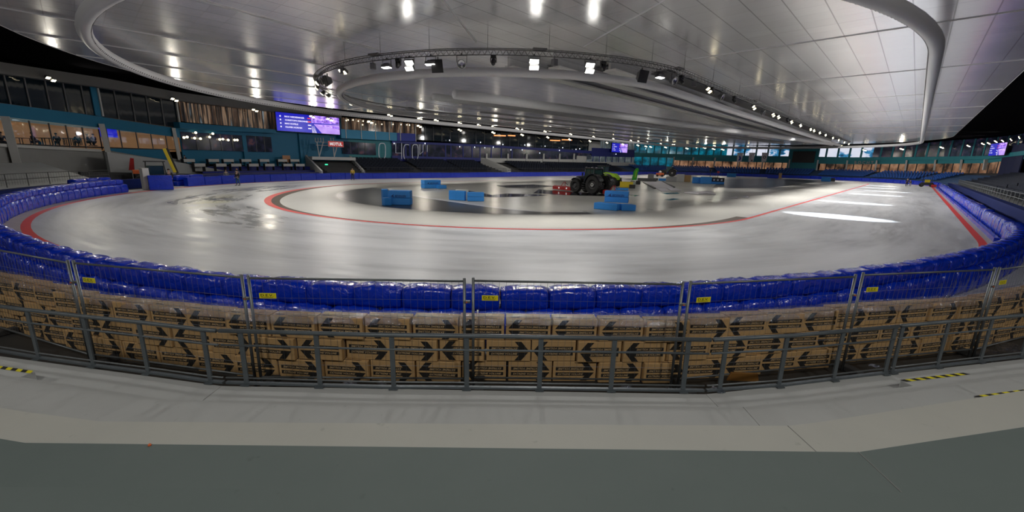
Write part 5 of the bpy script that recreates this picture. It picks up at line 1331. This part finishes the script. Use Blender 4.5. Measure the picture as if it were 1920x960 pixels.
# crates and kit at the far end of the infield
def simple(name, lab, cat, px, py, dims, mat, face=0, grp=None, z=.02):
    p = at(px, py, 0); rz = math.atan2(-p.x, p.y)+face; t = thing(name, lab, cat, (p.x, p.y, z), rz, grp)
    m_ = MB(); m_.box((0, dims[1]/2, dims[2]/2), dims, mat); m_.build('body', t, bevel=.05); m_ = MB(); m_.box((0, dims[1]/2, dims[2]+.02), (dims[0]*1.02, dims[1]*1.02, .05), mat); m_.build('lid', t, bevel=.01); return t
simple('equipment_crate', 'long grey crate left of the white one on the far infield', 'crate', 1258, 341, (2.2, 1, 1.0), 'duct_grey')
simple('equipment_crate', 'white crate with a dark mark between the grey and the tan crate', 'crate', 1275, 341, (1.6, 1, 1.6), 'white_paint')
simple('equipment_crate', 'tan crate right of the white crate on the far infield', 'crate', 1288, 341, (1.5, 1, 1.4), 'kraft')
simple('foam_block', 'square blue foam block at the left of the row on the far infield', 'foam block', 1306, 344, (1.75, 1, 1.2), 'foam_blue')
simple('foam_block', 'wide blue foam block in the middle of the row on the far infield', 'foam block', 1323, 345, (2.1, 1, 1.35), 'foam_blue')
simple('foam_block', 'low blue foam block at the right of the row under a black speaker', 'foam block', 1345, 345.5, (2.4, 1, .4), 'foam_blue')
t = simple('speaker_box', 'black wide box with white patches on the low blue block of the far infield', 'speaker', 1345, 345.2, (2.4, .8, .8), 'black_plastic', z=.44)
m_ = MB()
for x in (-.7, 0, .7): m_.box((x, -.01, .4), (.32, .02, .35), 'white_sheet')
m_.build('front_patch', t)
for x, h_, lab in ((1322, 2.5, 'thin black pole with a lamp head standing among the blue blocks on the far infield'), (1337, 2.1, 'thin dark pole with a red tip behind the black box on the far infield')):
    p = at(x, 343, 0); t = thing('light_pole', lab, 'pole', (p.x, p.y+2.5, .02)); m_ = MB(); m_.tube([(0, 0, 0), (0, 0, h_)], .06, 'black_plastic', 8); m_.build('pole', t)
    m_ = MB(); m_.box((0, 0, h_+.2), (.4, .3, .45), 'black_plastic' if x < 1330 else 'implement_red'); m_.build('head', t, bevel=.03); m_ = MB(); m_.lathe([(0, -.02), (.5, -.02), (.5, .03), (0, .03)], 'black_plastic', Matrix.Rotation(math.pi/2, 4, 'X'), 14); m_.build('foot', t)
simple('foam_block', 'blue foam block at the very far end of the infield, left one', 'foam block', 1371, 332, (2.8, 1.2, 1.2), 'foam_blue')
simple('foam_block', 'dark blue and cream block near the far end of the infield, middle one', 'foam block', 1449, 334.5, (3.2, 1.2, 1.0), 'pad_blue')
simple('cardboard_box', 'small tan box on end beside the dark blue block at the far infield', 'box', 1462, 334.5, (.9, .8, 1.7), 'kraft')
simple('foam_block', 'blue foam block beside the right lane near the far end', 'foam block', 1548, 340.5, (2.2, 1.2, 1.2), 'foam_blue')
simple('equipment_crate', 'black crate next to the blue block beside the right lane', 'crate', 1560, 340.5, (1.3, 1.1, .9), 'black_plastic')
t = simple('padded_bench', 'yellow padded box with a dark end behind the red scraper', 'box', 1174, 352, (2.0, .9, .85), 'yellow_paint'); 
simple('padded_bench', 'black low box at the right end of the yellow one', 'box', 1185, 353.5, (.9, .8, .5), 'black_plastic')
simple('foam_block', 'flat light blue foam slab lying between the red scraper and the yellow box', 'foam block', 1165, 357, (1.9, 1.0, .25), 'foam_blue')
simple('equipment_trolley', 'grey metal trolley left of the green banner on the infield', 'trolley', 1150, 342, (3.2, 1.2, .9), 'duct_grey')
simple('equipment_trolley', 'dark grey trolley right of the green banner on the infield', 'trolley', 1213, 340, (4.0, 1.2, .6), 'grey_plastic')
simple('cable_reel', 'dark reel on the floor between the yellow box and the white sheets', 'reel', 1196, 346, (.8, .6, .6), 'black_plastic')
simple('equipment_crate', 'dark crate on the infield in front of the blue slab', 'crate', 1229, 338.5, (1.0, .8, .5), 'black_plastic')
simple('foam_block', 'flat blue foam slab left of the long grey crate', 'foam block', 1243, 339, (1.9, 1, .45), 'foam_blue')
simple('equipment_crate', 'pale crate with blue wrap behind the white sheets', 'crate', 1220, 335, (1.5, 1, 1.1), 'duct_grey')
p = at(1189, 340.5, 0); t = thing('feather_banner', 'bright green upright feather banner on the infield behind the tractor', 'banner', (p.x, p.y, .02), math.atan2(-p.x, p.y))
m_ = MB(); m_.smooth = False; m_.prismM([(-.5, .25), (.45, .35), (.62, 1.8), (.75, 2.5), (.55, 2.85), (.15, 2.75), (-.25, 2.1)], -.02, .02, 'green_banner', Matrix()); m_.build('cloth', t)
m_ = MB(); m_.tube([(-.52, 0, 0), (-.45, 0, 1.2), (-.26, 0, 2.15), (.15, 0, 2.8)], .03, 'black_plastic', 6); m_.build('pole', t); m_ = MB(); m_.box((-.3, 0, .05), (.9, .5, .1), 'black_plastic'); m_.build('foot', t)
m_ = MB(); m_.bar((.1, -.03, .8), (.3, -.03, 2.3), .22, .01, 'lime', up=(0, 1, 0)); m_.build('lettering', t)
# white boards lying on the floor
def board(c4, lab, grp=None):
    P4 = [at(x, y, .05) for x, y in c4]; m_ = MB(); m_.add([(v.x, v.y, .03) for v in P4]+[(v.x, v.y, .10) for v in P4], [(0, 1, 2, 3), (7, 6, 5, 4), (0, 4, 5, 1), (1, 5, 6, 2), (2, 6, 7, 3), (3, 7, 4, 0)], 'white_sheet')
    tag(m_.build('floor_board'), lab, 'board', grp)
board([(1209, 341.5), (1240, 340.5), (1262, 351.8), (1230, 353.2)], 'large white board lying flat on the infield floor right of the tractor')
board([(1232, 354), (1248, 353.3), (1256, 358.3), (1240, 359)], 'small white board lying in front of the large one, left of two')
board([(1250, 353), (1266, 352.5), (1277, 357.2), (1259, 358)], 'small white board lying in front of the large one, right of two')
m_ = MB(); 
for a_, b_ in (((1206, 341.5), (1228, 353.2)), ((1242, 340.5), (1264, 351))): m_.bar(at(*a_, .08), at(*b_, .08), .35, .14, 'black_plastic')
tag(m_.build('edge_strip'), 'pair of black strips along the sides of the large white board', 'strip')
m_ = MB(); P4 = [at(x, y, .05) for x, y in ((1283, 361.5), (1300, 359.5), (1336, 360), (1342, 365), (1325, 363), (1310, 364.5))]; m_.prism([(v.x, v.y) for v in P4], .02, .16, 'white_sheet'); tag(m_.build('white_sheet', bevel=.05), 'crumpled white sheet lying on the infield right of the white boards', 'sheet')
for i, (x, y) in enumerate(((1381, 371), (1402, 370))):
    p = at(x, y, .1); m_ = MB(); m_.smooth = True; m_.tube([at(x-12, y, .06), at(x-3, y, .08), p, at(x+2, y, .08)], [.02, .08, .14, .05], 'white_sheet', 8); tag(m_.build('lying_tube'), 'small pale tube lying on the infield near the right lane, %s of two' % ('left', 'right')[i], 'tube')

# ---------------------------------------------------------------- vehicles at the ice edge
p = at(297, 352, 0); p = p + Vector((p.x, p.y, 0)).normalized()*4.0; rz = math.atan2(-p.x, p.y)
t = thing('telehandler', 'dark lifting vehicle with a raised yellow boom in the opening on the left', 'vehicle', (p.x, p.y, .01), rz)
m_ = MB(); m_.box((0, 0, .95), (3.6, 1.7, .7), 'black_plastic'); m_.build('chassis', t, bevel=.06)
for x in (-1.3, 1.25):
    for y in (-.8, .8): wheel(t, x, y, .6, .42)
m_ = MB()
for x in (-.9, .9):
    for y in (-.75, .75): m_.bar((x, y, 1.2), (x*.85, y*.9, 2.65), .09, .09, 'black_plastic')
m_.box((0, 0, 2.7), (1.9, 1.5, .1), 'black_plastic'); m_.build('cab_frame', t)
m_ = MB(); m_.box((0, 0, 1.75), (1.5, 1.2, 1.0), 'tractor_glass'); m_.build('cab_glass', t, bevel=.05)
m_ = MB(); m_.bar((1.70, -.9, 1.5), (1.05, -.9, 4.15), .30, .24, 'yellow_paint', up=(0, 1, 0)); m_.build('boom', t, bevel=.03, label='yellow boom')
m_ = MB(); m_.bar((1.92, -.7, 1.4), (1.3, -.7, 4.2), .24, .30, 'black_plastic', up=(0, 1, 0)); m_.build('mast', t)
m_ = MB(); m_.box((-1.65, -.6, 1.55), (.6, .5, .42), 'orange_paint'); m_.build('side_box', t, bevel=.04, label='orange box')
simple('transport_crate', 'tall white and pink crate standing at the ice edge in the left opening', 'crate', 279, 356.5, (.55, .8, 2.1), 'white_paint', face=.3)
fblock(304, 356.5, 1.9, 1.1, 1.45, .02, .1, 'big dark blue bundle standing at the ice edge in the left opening', grp='bundles in the left opening').children[0].data.materials[0] = MATS['pad_blue']
m_ = MB(); q = hit(248, 322, 43.0); m_.tube([(q.x, q.y, .6), (q.x, q.y, 1.7)], .05, 'white_paint', 6); m_.prismM([(-.25, 0), (.22, 0), (.32, 1.3), (.05, 1.35)], -.12, .12, 'implement_red', Matrix.Translation((q.x, q.y, 1.7)) @ Matrix.Rotation(math.radians(75), 4, 'Z')); tag(m_.build('red_marker'), 'red upright marker on a pale post beside the grey wall on the left', 'marker')
# ice vehicle at the far right
p = at(1740, 351, 0); rz = math.atan2(-p.x, p.y); t = thing('ice_vehicle', 'open framed work vehicle standing on the ice at the far right against the pads', 'vehicle', (p.x-.3, p.y+1, .01), rz)
m_ = MB(); m_.box((0, 0, .75), (2.1, 1.6, .55), 'black_plastic'); m_.build('body', t, bevel=.08)
m_ = MB()
for x in (-.8, .8):
    for y in (-.6, .6): m_.bar((x, y, .9), (x*.9, y*.9, 2.35), .09, .09, 'black_plastic')
m_.box((0, 0, 2.4), (1.7, 1.4, .1), 'black_plastic'); m_.build('roll_frame', t)
m_ = MB(); m_.box((0, .3, 1.3), (.9, .3, .7), 'yellow_paint'); m_.build('seat', t, bevel=.05)
for x in (-.85, .85):
    for y in (-.6, .6): wheel(t, x, y, .45, .3)
m_ = MB(); m_.box((1.2, -.9, .35), (.9, .9, .5), 'implement_red'); m_.build('front_tool', t, bevel=.05)

# ---------------------------------------------------------------- people
def person(loc, rz, label, top='cloth_dark', legs='cloth_dark', hgt=1.78, pose='stand', hair='hair_dark', bend=0, zoff=0):
    t = thing('person', label, 'person', loc, rz)       # faces local -y
    s = hgt/1.8
    J = {}; V_ = []; E_ = []; Rr = []
    def v(x, y, z, r): V_.append((x*s, y*s, z*s)); Rr.append(r*s); return len(V_)-1
    def e(a, b): E_.append((a, b))
    hipz = .94 if pose == 'stand' else .50; dz = hipz-.94
    pel = v(0, 0, .94+dz, .135); bel = v(0, -.0-bend*.3, 1.10+dz, .125); chest = v(0, -bend*.6, 1.32+dz, .145); neck = v(0, -bend*.85, 1.50+dz, .055); e(pel, bel); e(bel, chest); e(chest, neck)
    hd = v(0, -bend-.01, 1.60+dz, .075); hd2 = v(0, -bend-.015, 1.70+dz, .095); hd3 = v(0, -bend, 1.76+dz, .07); e(neck, hd); e(hd, hd2); e(hd2, hd3)
    parts_ = {'arm': []}
    for sd in (-1, 1):
        hp = v(.10*sd, 0, .88+dz, .095)
        e(pel, hp)
        if pose == 'stand': kn = v(.12*sd, -.02+.05*sd, .50, .062); an = v(.13*sd, .02+.08*sd, .10, .042); ft = v(.14*sd, -.13+.08*sd, .04, .04)
        else: kn = v(.13*sd, -.46, .50, .065); an = v(.13*sd, -.44, .10, .042); ft = v(.13*sd, -.60, .04, .04)
        e(hp, kn); e(kn, an); e(an, ft)
        sh_ = v(.19*sd, -bend*.6, 1.41+dz, .06); el = v(.26*sd, -bend*.5+.02-(0 if pose == 'stand' else .12), 1.13+dz, .045); wr = v(.24*sd, -bend*.6-.12-(.05 if pose == 'stand' else .2), .92+dz+(0 if pose == 'stand' else .12), .03)
        e(chest, sh_); e(sh_, el); e(el, wr); pm = v(.24*sd, -bend*.6-.16-(.05 if pose == 'stand' else .22), .86+dz+(0 if pose == 'stand' else .12), .026); e(wr, pm)
        for q in range(4):
            f = v((.215+.016*q)*sd, -bend*.6-.185-(.05 if pose == 'stand' else .24), .81+dz+(0 if pose == 'stand' else .12)+.004*abs(q-1.5), .009); e(pm, f)
        th = v(.205*sd, -bend*.6-.19-(.05 if pose == 'stand' else .22), .87+dz+(0 if pose == 'stand' else .12), .010); e(pm, th)
    def skin(name, keep, rr_, mat, parent, sub=1):
        idx = {k: i for i, k in enumerate(keep)}; me = bpy.data.meshes.new(name)
        me.from_pydata([V_[k] for k in keep], [(idx[a], idx[b]) for a, b in E_ if a in idx and b in idx], [])
        o = bpy.data.objects.new(name, me); COL.objects.link(o); o.parent = parent; me.materials.append(MATS[mat])
        md = o.modifiers.new('skin', 'SKIN'); md.use_smooth_shade = True
        for i, k in enumerate(keep):
            me.skin_vertices[0].data[i].radius = (Rr[k]+rr_, Rr[k]+rr_)
        me.skin_vertices[0].data[0].use_root = True
        sb = o.modifiers.new('sub', 'SUBSURF'); sb.levels = sub; sb.render_levels = sub; return o
    N_ = len(V_); allv = list(range(N_)); body = skin('body', allv, 0, 'skin', t)
    # vertex order: 0 pelvis 1 belly 2 chest 3 neck 4-6 head, then 13 per side: hip knee ankle foot shoulder elbow wrist palm f f f f thumb
    L_, R_ = 7, 7+13
    jk = [0, 1, 2]+[L_+4, L_+5, L_+6, R_+4, R_+5, R_+6]; skin('jacket', jk, .022, top, t)
    tr = [0]+[L_, L_+1, L_+2, R_, R_+1, R_+2]; skin('trousers', tr, .02, legs, t)
    hx = Vector(V_[5]); m_ = MB(); m_.smooth = True
    m_.lathe([(0, .0), (.085*s, -.02*s), (.112*s, -.08*s), (.105*s, -.14*s)], hair, Matrix.Translation(hx+Vector((0, .015*s, .125*s))) @ Matrix.Rotation(math.pi/2, 4, 'X'), 14); m_.build('hair', t)
    for sd in (-1, 1): m_ = MB(); f_ = Vector(V_[(L_ if sd < 0 else R_)+3]); m_.box(f_+Vector((0, .03, .012)), (.10, .28, .085), 'black_plastic'); m_.build('shoe', t, bevel=.025)
    hc = hx+Vector((0, -.085*s, -.01*s)); m_ = MB(); m_.box(hc+Vector((0, -.012, -.01)), (.022, .03, .04), 'skin')
    m_.box(hc+Vector((0, .0, -.055)), (.05, .01, .012), 'implement_red')
    for sd in (-1, 1): m_.box(hc+Vector((.032*sd, .0, .012)), (.018, .012, .012), 'black_print'); m_.box(hx+Vector((.092*sd*s, .0, -.01)), (.016, .03, .05), 'skin')
    m_.build('face', t)
    return t
p = at(447, 348, 0); person((p.x, p.y, .01), math.radians(35), 'person in dark jacket and blue trousers standing on the ice at the left', 'cloth_dark', 'cloth_jeans', 1.85)
q = hit(424, 326, 38.4); person((q.x, q.y, .01), math.radians(60), 'person in a light grey top standing behind the blue pads on the left', 'cloth_grey', 'cloth_dark', 1.75)
q = hit(445, 326, 39.0); person((q.x, q.y, .01), math.radians(60), 'person mostly hidden behind the standing one in dark jacket, with fair hair', 'cloth_grey', 'cloth_dark', 1.78, hair='wood_warm')
p = at(662, 337.5, 0); person((p.x, p.y, .01), math.radians(45), 'person in a yellow and dark top standing at the tunnel opening', 'cloth_yellow', 'cloth_dark', 2.0)
p = at(321, 352, 0); person((p.x, p.y, .01), math.radians(70), 'person in black work clothes standing beside the lifting vehicle', 'cloth_dark', 'cloth_dark', 2.0)
p = at(1699, 349.5, 0); person((p.x, p.y, .01), math.radians(10), 'person in dark clothes standing on the right lane far away, left of two', 'cloth_dark', 'cloth_dark', 1.9)
p = at(1706, 349, 0); person((p.x, p.y, .01), math.radians(-30), 'person bending beside the standing one on the far right lane', 'cloth_dark', 'cloth_grey', 1.45, bend=.25)
for i, x in enumerate((63, 108, 147, 166, 177, 5)):
    a_ = hit(x, 268, RF+1.9); rz = math.atan2(a_.y-CY, a_.x-CX)
    person((a_.x, a_.y, a_.z-.35), rz+(-1.2, .9, 1.1, -.9, 1.4, .6)[i], 'seated person in dark clothes behind the left lit window, %s' % ('left part near the first mullion', 'in the middle', 'right of the middle', 'second from the pale pillar', 'nearest the pale pillar', 'at the picture edge')[i], 'cloth_dark', 'cloth_dark', 1.85, 'sit')
q = hit(347, 300, 47.2); person((q.x, q.y, q.z-.95), math.radians(50), 'person in dark clothes standing at the cyan wall behind the leftmost press desk', 'cloth_dark', 'cloth_dark', 1.6)
# ---------------------------------------------------------------- light bars thrown on the right lane by narrow spots added above it, without fittings
for cx, cy, L_, W__ in ((-4.0, 41.2, 3.9, 2.1), (-4.4, 59.8, 3.4, 1.8), (-3.9, 82, 3.4, 1.8), (-3.2, 97, 3.4, 1.4), (-5.0, 113, 3.5, 1.4), (-5.2, 128, 3.5, 1.6)):
    src = Vector((cx+.01, cy, 9.6)); l = bpy.data.lights.new('light_bar_beam', 'SPOT'); l.energy = 12000; l.spot_size = 2*math.atan(L_/9.6); l.spot_blend = .35; l.shadow_soft_size = .02; l.color = (.85, .92, 1)
    o = bpy.data.objects.new('light_bar_beam', l); COL.objects.link(o); o.location = src; o.scale = (1, W__/L_, 1); o.rotation_euler = (0, 0, math.radians(-4))
# floodlights of the roof edge above and behind the near stand
for a in (-84, -66, -50, -38, -22):
    rd = math.radians(a); q = Vector((CX+51*math.cos(rd), CY+51*math.sin(rd), 10.6)); spot(q, Vector((-math.cos(rd), -math.sin(rd), -.62)), EDGE_POWER*1.15, 2.0, .8, (1, .96, .89), .35)
